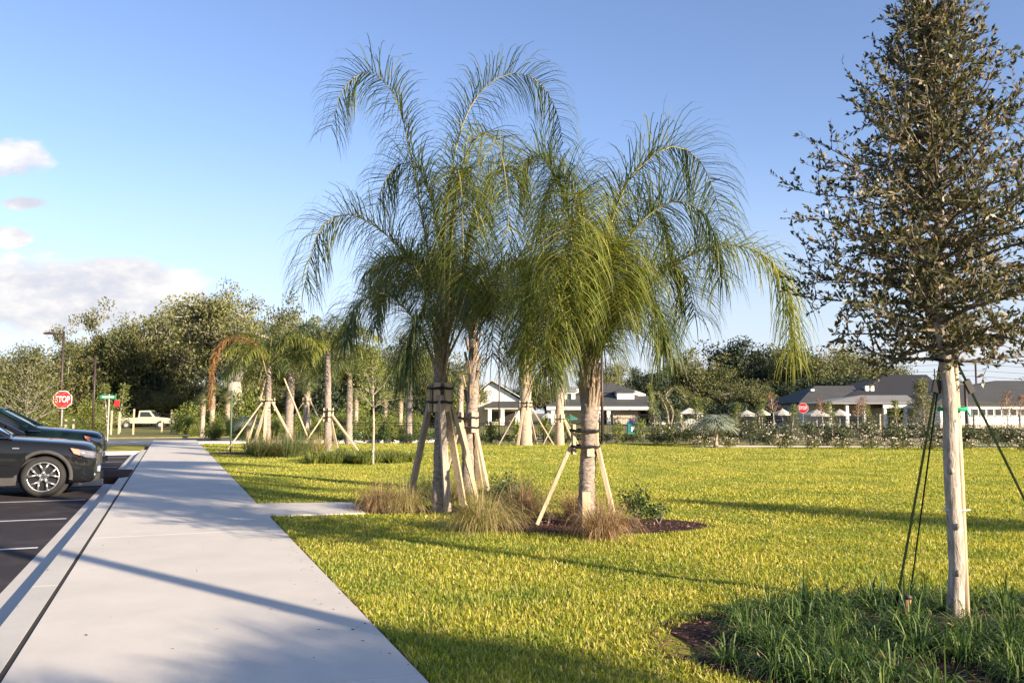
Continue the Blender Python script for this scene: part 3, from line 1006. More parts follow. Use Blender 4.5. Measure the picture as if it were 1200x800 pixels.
ob = G(1121, 719)
oak_near = near_oak(ob, 'young live oak close on the right, small dark leaves, pale bark, tied to a post')
# more of the same planting row, beside and behind the camera: they shade the walk and the lawn
copy_tree(oak_near, loc=(15.6, 3.2, 0), rz=2.3, sc=(1.2, 1.2, 1.15), label='young live oak outside the frame on the open lawn')
tp = thing('support_post', 'round pale post standing against the young live oak trunk', 'post', ob+Vector((.082, .02, 0)))
MB().tube([(0, 0, -.1), (.002, 0, .9), (-.008, 0, 1.9)], [.021, .020, .019], 12).build('post_shaft', M['timber'], tp, True)
P = [(-.042+.092*math.cos(a*.45), .0+.062*math.sin(a*.45), 1.43+.006*math.sin(a*2)) for a in range(15)]
b = MB().tube(P, .014, 6); b.beam((.04, -.03, 1.44), (.06, -.05, 1.38), .02, .006)
b.build('tie', M['tie_green'], tp)
P = [(-.042+.092*math.cos(a*.45), .0+.064*math.sin(a*.45), .72) for a in range(15)]
MB().tube(P, .004, 5).build('cord', M['signwhite'], tp)
for nm, q, lb_ in (('a', (2.66, 6.10), 'dark green guy strap running from the live oak down to the left'),
                   ('b', (3.06, 6.72), 'dark green guy strap running steeply down behind the live oak'),
                   ('c', (4.12, 6.32), 'green webbing guy strap running from the live oak down to the right')):
    top = ob + Vector((0, 0, 1.76)) + (Vector((q[0], q[1], 0))-ob)*.09
    g = thing('guy_strap', lb_, 'strap', (q[0], q[1], 0))
    tl = top - Vector((q[0], q[1], 0))
    MB().beam((0, 0, -.05), tuple(tl), .017, .005, up=(tl.y, -tl.x, .2)).build('webbing', M['strap_green'], g)
    m_ = tl*.88
    MB().beam(tuple(m_), tuple(tl*.93), .045, .028, up=(tl.y, -tl.x, .2)).build('buckle', M['black'], g)
    n = 12
    cc = ob + Vector((-.01, 0, 1.79)) - Vector((q[0], q[1], 0))
    MB().tube([(cc.x+.085*math.cos(i*6.283/n), cc.y+.085*math.sin(i*6.283/n), cc.z+.02*math.sin(i*6.283/n*1)) for i in range(n+1)], .013, 6).build('loop', M['strap_black'], g)
ip = thing('irrigation_pipe', 'short rusty brown pipe leaning in the mulch left of the oak trunk', 'pipe', G(1061, 722))
MB().tube([(0, 0, -.02), (.02, 0, .12)], .024, 12).build('pipe_body', M['rust'], ip, True)
MB().tube([(.02, 0, .12), (.022, 0, .145)], .028, 12).build('pipe_cap', M['bronze'], ip, True)

# ---------------------------------------------------------------- liriope in the bed by the camera
protos = [make_tuft('liriope_clump', 'arching dark green strap leaved clump in the mulch bed at lower right', M['liriope'], n=n_, L=L_, wd=.0115, r=.07, spread=s_, grav=g_, cat='liriope clump', group='liriope clumps in the bed at lower right', nseg=6)
          for n_, L_, s_, g_ in ((110, .48, 1.3, 6.0), (100, .45, 1.4, 6.5), (120, .50, 1.25, 6.0), (90, .43, 1.5, 6.5), (110, .46, 1.35, 6.2))]
cx, cy, rx, ry, _ = BEDS[0]
spots = []
for t in range(4000):
    x = rng.uniform(cx-rx, cx+rx); y = rng.uniform(cy-ry, cy+ry)
    if ((x-cx)/rx)**2+((y-cy)/ry)**2 > .90: continue
    if x < 1.45 and y > 5.2: continue                       # bare mulch at the left tip
    if abs(y-5.98) < .26 and x > 2.25: continue             # bare strip at the trunk
    if abs(x-2.42) < .18 and y < 5.1: continue
    if x > .72*y+.6: continue
    if all((x-a)**2+(y-b_)**2 > .215**2 for a, b_ in spots): spots.append((x, y))
used = set()
for i, (x, y) in enumerate(spots):
    k = int(rng.integers(0, len(protos)))
    sc = rng.uniform(.56, .88)
    if k not in used:
        used.add(k); protos[k].location = (x, y, 0); protos[k].scale = (sc,)*3
    else:
        copy_tree(protos[k], loc=(x, y, 0), rz=rng.uniform(0, 6.28), sc=sc)
for k, o in enumerate(protos):
    if k not in used: bpy.data.objects.remove(o)
tw_ = MB().tube([(0, 0, .02), (.12, -.02, .07), (.22, -.08, .10), (.36, -.14, .03)], [.009, .008, .006, .004], 6)
o = tw_.build('fallen_twig', M['rust']); o.location = G(1063, 745); tag(o, 'bent brown fallen twig lying among the strap leaves at lower right', 'twig')

# ---------------------------------------------------------------- tufts and shrubs round the near palms
tufts = [
    ('muhly_red', (445, 596), .55, .66, 'reddish brown muhly tuft leftmost of the near palm bed', 500),
    ('muhly', (476, 597), .55, .60, 'straw coloured muhly tuft just left of the tallest palm', 520),
    ('muhly', (565, 620), .66, .62, 'broad golden muhly tuft in front between the two nearest palms', 800),
    ('muhly_red', (612, 603), .62, .55, 'rusty upright muhly tuft behind the left plank of the nearest palm', 480),
    ('muhly_green', (604, 584), .62, .75, 'tall green muhly tuft behind the rusty one at the nearest palm', 480),
    ('muhly_red', (706, 629), .55, .40, 'low brown muhly tuft under the right plank of the nearest palm', 520),
    ('muhly', (530, 585), .55, .55, 'dull straw muhly tuft in shade between the two left trunks', 400),
    ('muhly_green', (497, 585), .55, .55, 'greenish muhly tuft behind the tallest palm', 380),
    ('muhly_red', (676, 604), .5, .42, 'small rusty muhly tuft behind the nearest palm trunk', 300),
]
for mt, px, L_, spd, lb_, n_ in tufts:
    o = make_tuft('muhly_tuft', lb_, M[mt], n=int(n_*1.7), L=L_*1.08, wd=.0058, r=.15, spread=spd*1.9, grav=3.6, cat='grass clump')
    o.location = G(*px)
s1 = make_shrub('leafy_shrub', 'small glossy leafed shrub in the mulch right of the nearest palm', M['green_shrub'], (.26, .22, .26), 500, .055, 7)
s1.location = G(748, 612)
s2 = make_shrub('leafy_shrub', 'dark leafy shrub between the two nearest palms', M['green_shrub'], (.30, .25, .26), 620, .055, 6)
s2.location = G(588, 592)
s3 = make_shrub('leafy_shrub', 'low leafy shrub at the right end of the near mulch bed', M['green_shrub'], (.26, .18, .13), 320, .045, 4)
s3.location = G(772, 612)

# ---------------------------------------------------------------- parked SUVs
def paint(name, col):
    m, t, b = mat_base(name)
    b.inputs['Base Color'].default_value = (*col, 1)
    tc = t.n('ShaderNodeTexCoord')
    t.l(t.m('ADD', t.m('MULTIPLY', t.noise(tc.outputs['Object'], 3, 4), .06), .04), b.inputs['Roughness'])
    b.inputs['Specular IOR Level'].default_value = .12
    b.inputs['Metallic'].default_value = 0
    b.inputs['Coat Weight'].default_value = .35
    b.inputs['Coat Roughness'].default_value = .02
    return m


M['paint_a'] = paint('black_car_paint', (.010, .011, .013))
M['paint_b'] = paint('green_car_paint', (.008, .020, .016))
M['glass'] = plain('car_glass', (.015, .02, .022), .04, var=.02, coat=1)
M['tyre'] = plain('tyre_rubber', (.018, .017, .017), .85, bump=.2)
M['alloy'] = plain('alloy', (.55, .54, .52), .28, .85, var=.03)
M['cladding'] = plain('grey_cladding', (.055, .052, .05), .75, spec=.2)
M['chrome'] = plain('chrome', (.4, .4, .4), .2, 1, var=.02)
M['lamp'] = plain('lamp_glass', (.26, .26, .29), .10, .3, coat=1)
M['amber'] = plain('amber_lens', (.75, .22, .16), .2, coat=1)


def make_suv(label, pm, hood=1.0, L=4.65, hw=.93, badge=True):
    """front at x=0 and facing +x; z=0 on the asphalt"""
    root = thing('parked_suv', label, 'car')
    # stations: x, half width, top z, shoulder z, bottom z
    st = [(.0, .62, .80*hood, .60, .32), (-.05, .78, .90*hood, .72, .25), (-.16, .86, .965*hood, .84, .22), (-.38, .90, 1.0*hood, .91, .22),
          (-.75, .918, 1.035*hood, .96, .24), (-1.15, .926, 1.065*hood, .99, .26), (-1.5, .93, 1.10*hood, 1.01, .26), (-1.75, .93, 1.12*hood, 1.02, .26),
          (-2.3, .93, 1.13, 1.04, .26), (-3.2, .93, 1.15, 1.06, .26), (-3.9, .92, 1.17, 1.07, .28), (-4.4, .88, 1.17, 1.04, .30), (-4.6, .80, 1.05, .9, .36), (-4.65, .62, .9, .8, .45)]
    V = []
    for x, w_, zt, zs, zb in st:
        half = [(0, zb), (w_*.86, zb), (w_*.97, zb+.05), (w_*1.0, zb+.20), (w_*1.0, (zb+zs)*.54), (w_*.985, zs-.06), (w_*.95, zs), (w_*.86, zs+(zt-zs)*.62), (w_*.55, zt-.005), (0, zt+.018)]
        ring = half + [(-y, z) for y, z in half[-2:0:-1]]
        V += [(x, y, z) for y, z in ring]
    n = 18
    q = []
    for i in range(len(st)-1):
        for j in range(n): q.append((i*n+j, i*n+(j+1) % n, (i+1)*n+(j+1) % n, (i+1)*n+j))
    b = MB().add(V, q, [list(range(n))[::-1], [(len(st)-1)*n+j for j in range(n)]])
    body = b.build('body', pm, root, True)
    sub = body.modifiers.new('s', 'SUBSURF'); sub.levels = 3; sub.render_levels = 3
    cut = MB()
    for x in (-.86, -3.62):
        for sy in (-1, 1):
            cut.tube([(x, sy*.60, .37), (x, sy*1.1, .37)], .425, 40)
    co = cut.build('wheel_arch_cut', pm)
    bo = body.modifiers.new('b', 'BOOLEAN'); bo.object = co; bo.operation = 'DIFFERENCE'; bo.solver = 'EXACT'
    dg = bpy.context.evaluated_depsgraph_get()
    me = bpy.data.meshes.new_from_object(body.evaluated_get(dg))
    body.modifiers.clear(); body.data = me
    bpy.data.objects.remove(co)
    for p in me.polygons: p.use_smooth = True
    # cabin: dark glass volume, then roof and pillars in body colour
    cs = [(-1.52, .80, 1.13), (-2.30, .76, 1.60), (-2.7, .75, 1.66), (-3.7, .74, 1.64), (-4.25, .70, 1.54), (-4.58, .72, 1.16)]
    P = []
    for x, w_, z in cs: P.append((x, w_, z))
    g = MB()
    lo = [(-1.40, .84, 1.06), (-1.9, .86, 1.08), (-2.5, .87, 1.08), (-3.5, .87, 1.10), (-4.2, .84, 1.11), (-4.60, .78, 1.07)]
    V = []
    for (x, w_, z), (x2, w2, z2) in zip(lo, cs):
        V += [(x, -w_, z), (x2, -w2*.985, z2-.05), (x2, -w2*.80, z2), (x2, 0, z2+.02), (x2, w2*.80, z2), (x2, w2*.985, z2-.05), (x, w_, z)]
    q = []
    for i in range(5):
        for j in range(6): q.append((i*7+j, (i+1)*7+j, (i+1)*7+j+1, i*7+j+1))
    g.add(V, q, [list(range(7)), [35+j for j in range(7)][::-1]])
    gl = g.build('windows', M['glass'], root, True)
    r = MB()
    V = []
    for x, w_, z in cs[1:5]:
        V += [(x, -w_*1.0, z-.06), (x, -w_*.82, z+.012), (x, 0, z+.035), (x, w_*.82, z+.012), (x, w_*1.0, z-.06)]
    q = []
    for i in range(3):
        for j in range(4): q.append((i*5+j, (i+1)*5+j, (i+1)*5+j+1, i*5+j+1))
    r.add(V, q)
    ro = r.build('roof', pm, root, True)
    so = ro.modifiers.new('t', 'SOLIDIFY'); so.thickness = .03
    for sy in (-1, 1):
        MB().beam((-1.44, sy*.845, 1.10), (-2.32, sy*.765, 1.59), .07, .05, up=(0, sy, .2)).build('front_pillar', pm, root)
        MB().beam((-3.02, sy*.872, 1.09), (-2.98, sy*.762, 1.61), .09, .035, up=(0, 1, 0)).build('door_pillar', M['black'], root)
        MB().tube([(-1.42, sy*.875, 1.085), (-2.5, sy*.888, 1.105), (-4.2, sy*.862, 1.13)], .012, 6).build('window_trim', M['chrome'], root)
        # mirror
        m_ = MB().tube([(-1.72, sy*.86, 1.08), (-1.74, sy*.98, 1.12)], .03, 8)
        m_.box((-1.74, sy*1.04, 1.17), (.12, .20, .14))
        mo = m_.build('wing_mirror', pm, root, True)
        bv = mo.modifiers.new('b', 'BEVEL'); bv.width = .03; bv.segments = 3
        # wheel arch lining and trim
        for x in (-.86, -3.62):
            MB().tube([(x, sy*.50, .37), (x, sy*.70, .37)], .43, 36).build('wheel_well', M['tyre'], root)
            a = np.linspace(R(-8), R(188), 30)
            ringp = [(x+.452*math.cos(t), sy*(.925-.02*abs(math.cos(t))*(1 if x > -2 else 0)), .37+.452*math.sin(t)) for t in a]
            tr = MB()
            Vv = []
            for (px_, py_, pz_), t in zip(ringp, a):
                ci, si = math.cos(t), math.sin(t)
                for rr, oy in ((.425, -.012), (.425, .012), (.487, .008), (.487, -.03)):
                    Vv.append((x+rr*ci, py_+sy*oy, .37+rr*si))
            q = [(i*4+j, i*4+(j+1) % 4, i*4+4+(j+1) % 4, i*4+4+j) for i in range(29) for j in range(4)]
            tr.add(Vv, q, [[0, 1, 2, 3], [116, 117, 118, 119]]).build('arch_trim', M['cladding'], root, True)
            # wheel
            wf = []
            tw = MB()
            prof = [(.262, -.10), (.272, -.118), (.31, -.125), (.352, -.112), (.368, -.08), (.370, 0), (.368, .08), (.352, .112), (.31, .125), (.272, .118), (.262, .10)]
            Vt = []
            N = 48
            for i in range(N):
                t = i*2*math.pi/N
                for rr, yy_ in prof: Vt.append((x+rr*math.cos(t), sy*.80+yy_*1.0, .37+rr*math.sin(t)))
            k = len(prof)
            q = [(i*k+j, i*k+j+1, ((i+1) % N)*k+j+1, ((i+1) % N)*k+j) for i in range(N) for j in range(k-1)]
            ty = tw.add(Vt, q).build('wheel', M['tyre'], root, True)
            rm = MB()
            yo = sy*(.80+.105)
            rm.tube([(x+.262*math.cos(t), yo, .37+.262*math.sin(t)) for t in np.linspace(0, 2*math.pi, 41)], .014, 8, cap=False)
            rm.tube([(x, yo-.05*sy, .37), (x, yo-.008*sy, .37)], .05, 16)
            for s5 in range(5):
                t0 = s5*2*math.pi/5+.3
                for dt in (-.33, .33):
                    mid = (x+.11*math.cos(t0), yo-.012*sy, .37+.11*math.sin(t0))
                    inn = (x+.03*math.cos(t0+dt*1.5), yo-.02*sy, .37+.03*math.sin(t0+dt*1.5))
                    out = (x+.255*math.cos(t0+dt), yo-.004*sy, .37+.255*math.sin(t0+dt))
                    rm.beam(inn, mid, .046, .03, up=(0, 1, 0)); rm.beam(mid, out, .034, .03, up=(0, 1, 0))
            rm.build('rim', M['alloy'], ty, True)
            MB().tube([(x, yo-.10*sy, .37), (x, yo-.06*sy, .37)], .25, 32).build('brake_disc', M['black'], ty)
            MB().tube([(x, yo-.01*sy, .37), (x, yo+.004*sy, .37)], .028, 16).build('hub_cap', M['chrome'], ty)
        # side skirt, bumper cladding, door seams, handles
        MB().box((-2.24, sy*.905, .30), (1.9, .07, .14)).build('side_skirt', M['cladding'], root)
        for xs in (-1.62, -2.72):
            MB().beam((xs, sy*.934, .38), (xs-.02, sy*.934, 1.0), .008, .006, up=(0, 1, 0)).build('door_seam', M['tyre'], root)
        for xs in (-2.45, -3.4):
            MB().tube([(xs, sy*.945, .93), (xs-.10, sy*.962, .935), (xs-.20, sy*.945, .93)], .013, 8).build('door_handle', pm, root, True)
        if badge:
            MB().beam((-1.37, sy*.940, .90), (-1.26, sy*.938, .895), .022, .008, up=(0, 1, 0)).build('side_marker', M['lamp'], root)
        MB().beam((-1.40, sy*.938, .60), (-2.9, sy*.938, .64), .02, .012, up=(0, 1, 0)).build('crease_strip', pm, root)
        # headlight wrapping round the corner
        hl = MB()
        A = [(-.035, .70, .80), (-.085, .80, .815), (-.20, .885, .84), (-.42, .918, .885)]
        Bp = [(-.02, .70, .69), (-.07, .815, .69), (-.18, .897, .71), (-.36, .922, .79)]
        V = [(x_, sy*(y_+.004), z_*hood) for x_, y_, z_ in A] + [(x_, sy*(y_+.006), z_*hood) for x_, y_, z_ in Bp]
        hl.add(V, [(0, 1, 5, 4), (1, 2, 6, 5), (2, 3, 7, 6)])
        ho = hl.build('headlight', M['lamp'], root, True)
        so = ho.modifiers.new('t', 'SOLIDIFY'); so.thickness = .05; so.offset = 0
        am = MB().add([(-.43, sy*.935, .89*hood), (-.29, sy*.925, .86*hood), (-.27, sy*.925, .755*hood), (-.37, sy*.935, .79*hood)], [(0, 1, 2, 3)]).build('corner_reflector', M['amber'], ho)
        so = am.modifiers.new('t', 'SOLIDIFY'); so.thickness = .04; so.offset = 0
        MB().tube([(-.06, sy*.66, .38), (-.03, sy*.65, .38)], .04, 16).build('fog_lamp', M['lamp'], root)
        gm = MB()
        for kx in range(6): gm.beam((.014, sy*(.07+.045*kx), .54), (.006, sy*(.07+.045*kx), .76*hood), .012, .03, up=(1, 0, 0))
        gm.build('grille', M['chrome'], root)
    MB().box((.0, 0, .33), (.10, 1.05, .14)).build('bumper_intake', M['cladding'], root)
    MB().box((.008, 0, .45), (.02, .34, .11)).build('number_plate', M['white'], root)
    for sy in (-.4, .35):
        MB().beam((-1.38, sy, 1.06), (-1.75, sy+.42, 1.29), .016, .012).build('wiper', M['black'], root)
    return root


car_rz = math.atan2(NV.y, NV.x)
c1 = make_suv('black SUV with silver alloy wheels, nearest car, parked nose to the walk', M['paint_a'])
c1.location = SP(18.72, -1.27, ASZ); c1.rotation_euler = (0, 0, car_rz)
c2 = make_suv('dark green SUV parked behind the nearest black one past the planted island', M['paint_b'], 1.08, badge=False)
c2.location = SP(25.25, -1.6, ASZ); c2.rotation_euler = (0, 0, car_rz); c2.scale = (1, 1, 1.0)

# ---------------------------------------------------------------- signs and poles
def octagon(r, z, y0, y1):
    V = []
    for y in (y0, y1):
        for i in range(8):
            t = R(22.5+45*i)
            V.append((r*math.cos(t), y, z+r*math.sin(t)))
    return V, [list(range(8)), list(range(8, 16))[::-1]] + [[i, i+8, (i+1) % 8+8, (i+1) % 8] for i in range(8)]


def text(body, size, mat, parent, loc, rot=(math.pi/2, 0, 0), name='lettering'):
    cu_ = bpy.data.curves.new(name, 'FONT')
    cu_.body = body; cu_.size = size; cu_.align_x = 'CENTER'; cu_.align_y = 'CENTER'; cu_.extrude = .002; cu_.offset = size*.02
    o = bpy.data.objects.new(name, cu_); COL.objects.link(o)
    o.location = loc; o.rotation_euler = rot
    dg = bpy.context.evaluated_depsgraph_get()
    me = bpy.data.meshes.new_from_object(o.evaluated_get(dg))
    bpy.data.objects.remove(o)
    o = bpy.data.objects.new(name, me); COL.objects.link(o)
    me.materials.clear(); me.materials.append(mat)
    o.location = loc; o.rotation_euler = rot; o.parent = parent
    return o


def stop_sign(label, loc, zc, rz):
    root = thing('stop_sign', label, 'stop sign', loc, rz)
    MB().beam((0, 0, -.2), (0, 0, zc+.36), .05, .03, up=(0, 1, 0)).build('post', M['galv'], root)
    v, f = octagon(.40, zc, -.024, -.020)
    pn = MB().add(v, None, f).build('sign_panel', M['signwhite'], root)
    v, f = octagon(.375, zc, -.030, -.026)
    MB().add(v, None, f).build('red_face', M['red'], pn)
    t = text('STOP', .30, M['signwhite'], pn, (0, -.034, zc), (math.pi/2, 0, 0))
    t.scale = (.80, 1.2, 1)
    return root


p = at(73.5, 468, 36.5)
stop_sign('red STOP sign on a grey post behind the dark cars at left', (p.x, p.y, -.13), p.z+.13, R(14))
p = at(941, 478, 64)
stop_sign('small distant red STOP sign beyond the hedge at right', (p.x, p.y, 0), p.z, R(-20))


def pole(name, label, u, v0, Y, r=.06, arm=None, mat='bronze', base=True, z0=0):
    p = at(u, v0, Y)
    root = thing(name, label, 'pole' if name == 'pole' else name.replace('_', ' '), (p.x, p.y, z0))
    h = p.z - z0
    MB().tube([(0, 0, -.1), (0, 0, h)], [r, r*.8], 10).build('shaft', M[mat], root, True)
    if base: MB().tube([(0, 0, -.1), (0, 0, .12)], r*1.9, 12).build('base_cover', M[mat], root, True)
    if arm:
        MB().beam((0, 0, h-.15), (arm*.6, 0, h-.12), .06, .06).build('arm', M[mat], root)
        b = MB(); b.box((arm*.85, 0, h-.12), (abs(arm)*.6, .28, .10)); b.build('lamp_head', M[mat], root)
    return root


pole('street_lamp', 'tall bronze lamp post with one arm rising behind the left stop sign', 75, 388, 46, .07, -.9)
pole('street_lamp', 'plain brown lamp post between the stop sign and the street name sign', 112, 420, 52, .07, -.5)
pole('street_lamp', 'dark bronze lamp post in front of the brick clubhouse', 705, 402, 39.6, .075, .5)
pole('street_lamp', 'slim dark lamp post in front of the white gabled wing', 585, 405, 47, .045, .4)
pole('street_lamp', 'dark lamp post just right of the young live oak trunk', 1131, 447, 42, .09, -.5)
pole('slender_post', 'slender green post standing in the lawn before the big pale trunk', 272, 458, 31, .03, None, 'greenpost', False)
pole('utility_pole', 'distant wooden utility pole above the right building', 1143, 424, 120, .16, None, 'bronze', False)
pole('utility_pole', 'shorter distant utility pole left of the one above the right building', 1095, 432, 135, .12, None, 'bronze', False)
up = thing('power_line', 'thin power lines crossing the sky above the right building', 'cable', at(1143, 424, 120))
b = MB()
for dz in (-.3, -1.2, -2.0):
    b.tube([(-14, 0, dz-.4), (0, 0, dz), (12, 0, dz-.8), (30, 0, dz-1.6)], .02, 4)
b.build('wire', M['black'], up)
lpz = thing('street_lamp', 'lamp post outside the frame beside the walk at right of the camera', 'street lamp', (5.6, .25, 0))
MB().tube([(0, 0, -.1), (0, 0, 5.2)], [.11, .085], 12).build('shaft', M['bronze'], lpz, True)
MB().tube([(0, 0, -.1), (0, 0, .12)], .2, 12).build('base_cover', M['bronze'], lpz, True)
MB().box((.35, 0, 5.15), (.8, .28, .10)).build('lamp_head', M['bronze'], lpz)
# street name sign
p = at(128, 465, 47)
sn = thing('street_name_sign', 'green street name sign with a small red sign below, on a thin post', 'street sign', (p.x, p.y, -.05), R(10))
h = p.z+.05
MB().tube([(0, 0, -.1), (0, 0, h+.15)], .03, 8).build('post', M['galv'], sn)
MB().box((-.05, -.04, h), (.85, .02, .19)).build('name_blade', M['signgreen'], sn)
MB().box((-.05, -.053, h), (.60, .004, .07)).build('name_band', M['signwhite'], sn)
MB().box((.42, -.03, h-.35), (.26, .02, .34)).build('red_plate', M['red'], sn)

# ---------------------------------------------------------------- clubhouse and other houses far right
def zat(v, Y): return CAMZ + (484-v)/F*Y/1.0


def xat(u, Y): return (u-600)/F*Y


def wall_box(name, mat, root, o, u0, u1, v0, v1, Y, dep, zbot=None):
    x0, x1 = xat(u0, Y), xat(u1, Y)
    z1 = zat(v0, Y); z0 = zat(v1, Y) if zbot is None else zbot
    return MB().box(((x0+x1)/2-o.x, Y+dep/2-o.y, (z0+z1)/2), (abs(x1-x0), dep, z1-z0)).build(name, mat, root)


def hip_roof(name, mat, root, o, eu0, eu1, ev, Y, dep, ru0, ru1, rv, over=.0, hipback=True):
    """hip roof: eave rectangle and ridge line"""
    x0, x1, ze = xat(eu0, Y), xat(eu1, Y), zat(ev, Y)
    Yr = Y+dep/2
    a, b_, zr = xat(ru0, Yr), xat(ru1, Yr), CAMZ + (484-rv)/F*Yr
    V = [(x0, Y, ze), (x1, Y, ze), (x1, Y+dep, ze), (x0, Y+dep, ze), (a, Yr, zr), (b_, Yr, zr),
         (x0, Y, ze-.12), (x1, Y, ze-.12), (x1, Y+dep, ze-.12), (x0, Y+dep, ze-.12)]
    V = [(x-o.x, y-o.y, z) for x, y, z in V]
    return MB().add(V, None, [[0, 1, 5, 4], [1, 2, 5], [2, 3, 4, 5], [3, 0, 4], [6, 7, 1, 0], [7, 8, 2, 1], [8, 9, 3, 2], [9, 6, 0, 3], [9, 8, 7, 6]]).build(name, mat, root)


# white gabled wing
Y = 100
o = Vector((xat(586, Y), Y, 0))
h1 = thing('gabled_house', 'white gabled house seen between the two left palms, with a grey porch roof', 'house', o)
ax, bx_, cx_ = xat(552, Y), xat(576, Y), xat(612, Y)
V = [(ax, Y+1, zat(470, Y)), (cx_, Y+1, zat(470, Y)), (bx_, Y+1, zat(447, Y)), (ax, Y+16, zat(470, Y)), (cx_, Y+16, zat(470, Y)), (bx_, Y+16, zat(447, Y))]
V = [(x-o.x, y-o.y, z) for x, y, z in V]
MB().add(V, None, [[0, 1, 2], [3, 5, 4], [0, 3, 4, 1]]).build('gable_wall', M['white'], h1)
rf = MB()
for (xa, xb) in ((bx_, ax-.9), (bx_, cx_+.9)):
    zt = zat(446, Y)+.15; zb_ = zat(471, Y)+.0
    s_ = np.sign(xb-xa)
    v = [(xa, Y+.5, zt), (xb, Y+.5, zb_), (xb, Y+17, zb_), (xa, Y+17, zt)]
    v = [(x-o.x, y-o.y, z) for x, y, z in v]; v2 = [(x, y, z-.16) for x, y, z in v]
    rf.add(v+v2, [(0, 1, 2, 3), (7, 6, 5, 4), (0, 4, 5, 1), (1, 5, 6, 2), (2, 6, 7, 3), (3, 7, 4, 0)])
r_ = rf.build('roof', M['roof'], h1)
for xb in (ax-.9, cx_+.9):
    MB().beam((bx_-o.x, .47, zat(446, Y)+.06), (xb-o.x, .47, zat(471, Y)-.09), .06, .22, up=(0, 1, 0)).build('gable_trim', M['white'], h1)
wall_box('wall', M['cream'], h1, o, 552, 612, 470, 0, Y+1.1, 14.5, 0)
hip_roof('porch_roof', M['roof'], h1, o, 566, 618, 476, Y-3.5, 8, 578, 610, 470)
wall_box('porch_beam', M['white'], h1, o, 568, 617, 476.5, 479, Y-3.3, .3)
for u in (574, 589, 614): wall_box('column', M['white'], h1, o, u-2, u+2, 479, 0, Y-3.2, .4, 0)
wall_box('door', M['garage'], h1, o, 592, 604, 482, 0, Y+1.04, .05, 0)
wall_box('window', M['glass_dark'], h1, o, 575, 584, 482, 494, Y+1.04, .05)

# main clubhouse
Y = 108
o = Vector((xat(720, Y), Y, 0))
h2 = thing('clubhouse', 'low tan brick clubhouse with wide grey hip roof and white dormer behind the nearest palm', 'building', o)
hip_roof('roof', M['roof'], h2, o, 640, 784, 474.5, Y, 18, 690, 738, 455)
hip_roof('upper_roof', M['roof'], h2, o, 680, 752, 459, Y+6, 6, 708, 716, 449)
fb = wall_box('fascia', M['white'], h2, o, 640.5, 783.5, 475.2, 480, Y+.15, .3)
wall_box('brick_wall', M['brick'], h2, o, 718, 747, 480, 0, Y+1.6, 12, 0)
wall_box('back_wall', M['cream'], h2, o, 645, 782, 480, 0, Y+5, 10, 0)
for u in (648, 684, 701, 713, 770, 777): wall_box('column', M['white'], h2, o, u-2.2, u+2.2, 480, 0, Y+.5, .45, 0)
for u0, u1 in ((686, 699), (703, 716), (750, 766)): wall_box('opening', M['garage'], h2, o, u0, u1, 482, 0, Y+4.9, .06, 0)  # near-black panels; shade inside the openings put into their colour
dm = wall_box('dormer', M['white'], h2, o, 723, 743, 459, 471.5, Y+3.0, 6)
hip_roof('dormer_roof', M['roof'], dm, o, 721, 745, 458.6, Y+2.7, 7, 731, 736, 454)
dm2 = wall_box('dormer', M['white'], h2, o, 662, 674, 458, 471.5, Y+3.0, 6)
wall_box('dormer_window', M['glass_dark'], dm2, o, 664.5, 669.5, 461, 470, Y+2.95, .06)
hip_roof('dormer_roof', M['roof_light'], dm2, o, 659, 677, 457.6, Y+2.7, 7, 666, 670, 453)
for u0, u1, v0, v1 in ((676, 705, 449.5, 458), (744, 763, 457, 463)):
    x0, x1 = xat(u0, Y)-o.x, xat(u1, Y)-o.x
    MB().beam((x0, 4.9, zat(v1 if u0 < 700 else v0, Y)), (x1, 4.9, zat(v0 if u0 < 700 else v1, Y)), .5, .22, up=(0, 1, 0)).build('roof_trim', M['white'], h2)

# right hand building group
Y = 86
o = Vector((xat(1010, Y), Y, 0))
h3 = thing('grey_roofed_house', 'house with dark and grey hip roofs and dark garage opening, left of oak trunk', 'house', o)
hip_roof('roof', M['roof'], h3, o, 936, 1012, 471, Y+4, 14, 954, 1000, 452)
hip_roof('dark_roof', M['roof_dark'], h3, o, 985, 1118, 467, Y+5, 20, 1040, 1086, 439)
hip_roof('porch_roof', M['roof_light'], h3, o, 966, 1074, 471.8, Y-2, 10, 1008, 1062, 463)
wall_box('fascia', M['white'], h3, o, 1034, 1078, 473, 478, Y-1.8, .3)
wall_box('wall', M['cream'], h3, o, 943, 1110, 472.3, 0, Y+4.6, 16, 0)
wall_box('porch_wall', M['cream'], h3, o, 1034, 1074, 478, 0, Y+.5, 3.5, 0)
wall_box('garage_shade', M['garage'], h3, o, 1039, 1062, 481, 0, Y+.44, .05, 0)  # flat dark panel whose colour gives the shade of an open garage
for u in (972, 992, 1012, 1036, 1060, 1073): wall_box('column', M['white'], h3, o, u-1.5, u+1.5, 473, 0, Y-1.6, .35, 0)
for u in (1014, 1020, 950): wall_box('roof_vent', M['white'], h3, o, u, u+4, 452 if u > 1000 else 456, 458, Y+8, .4)

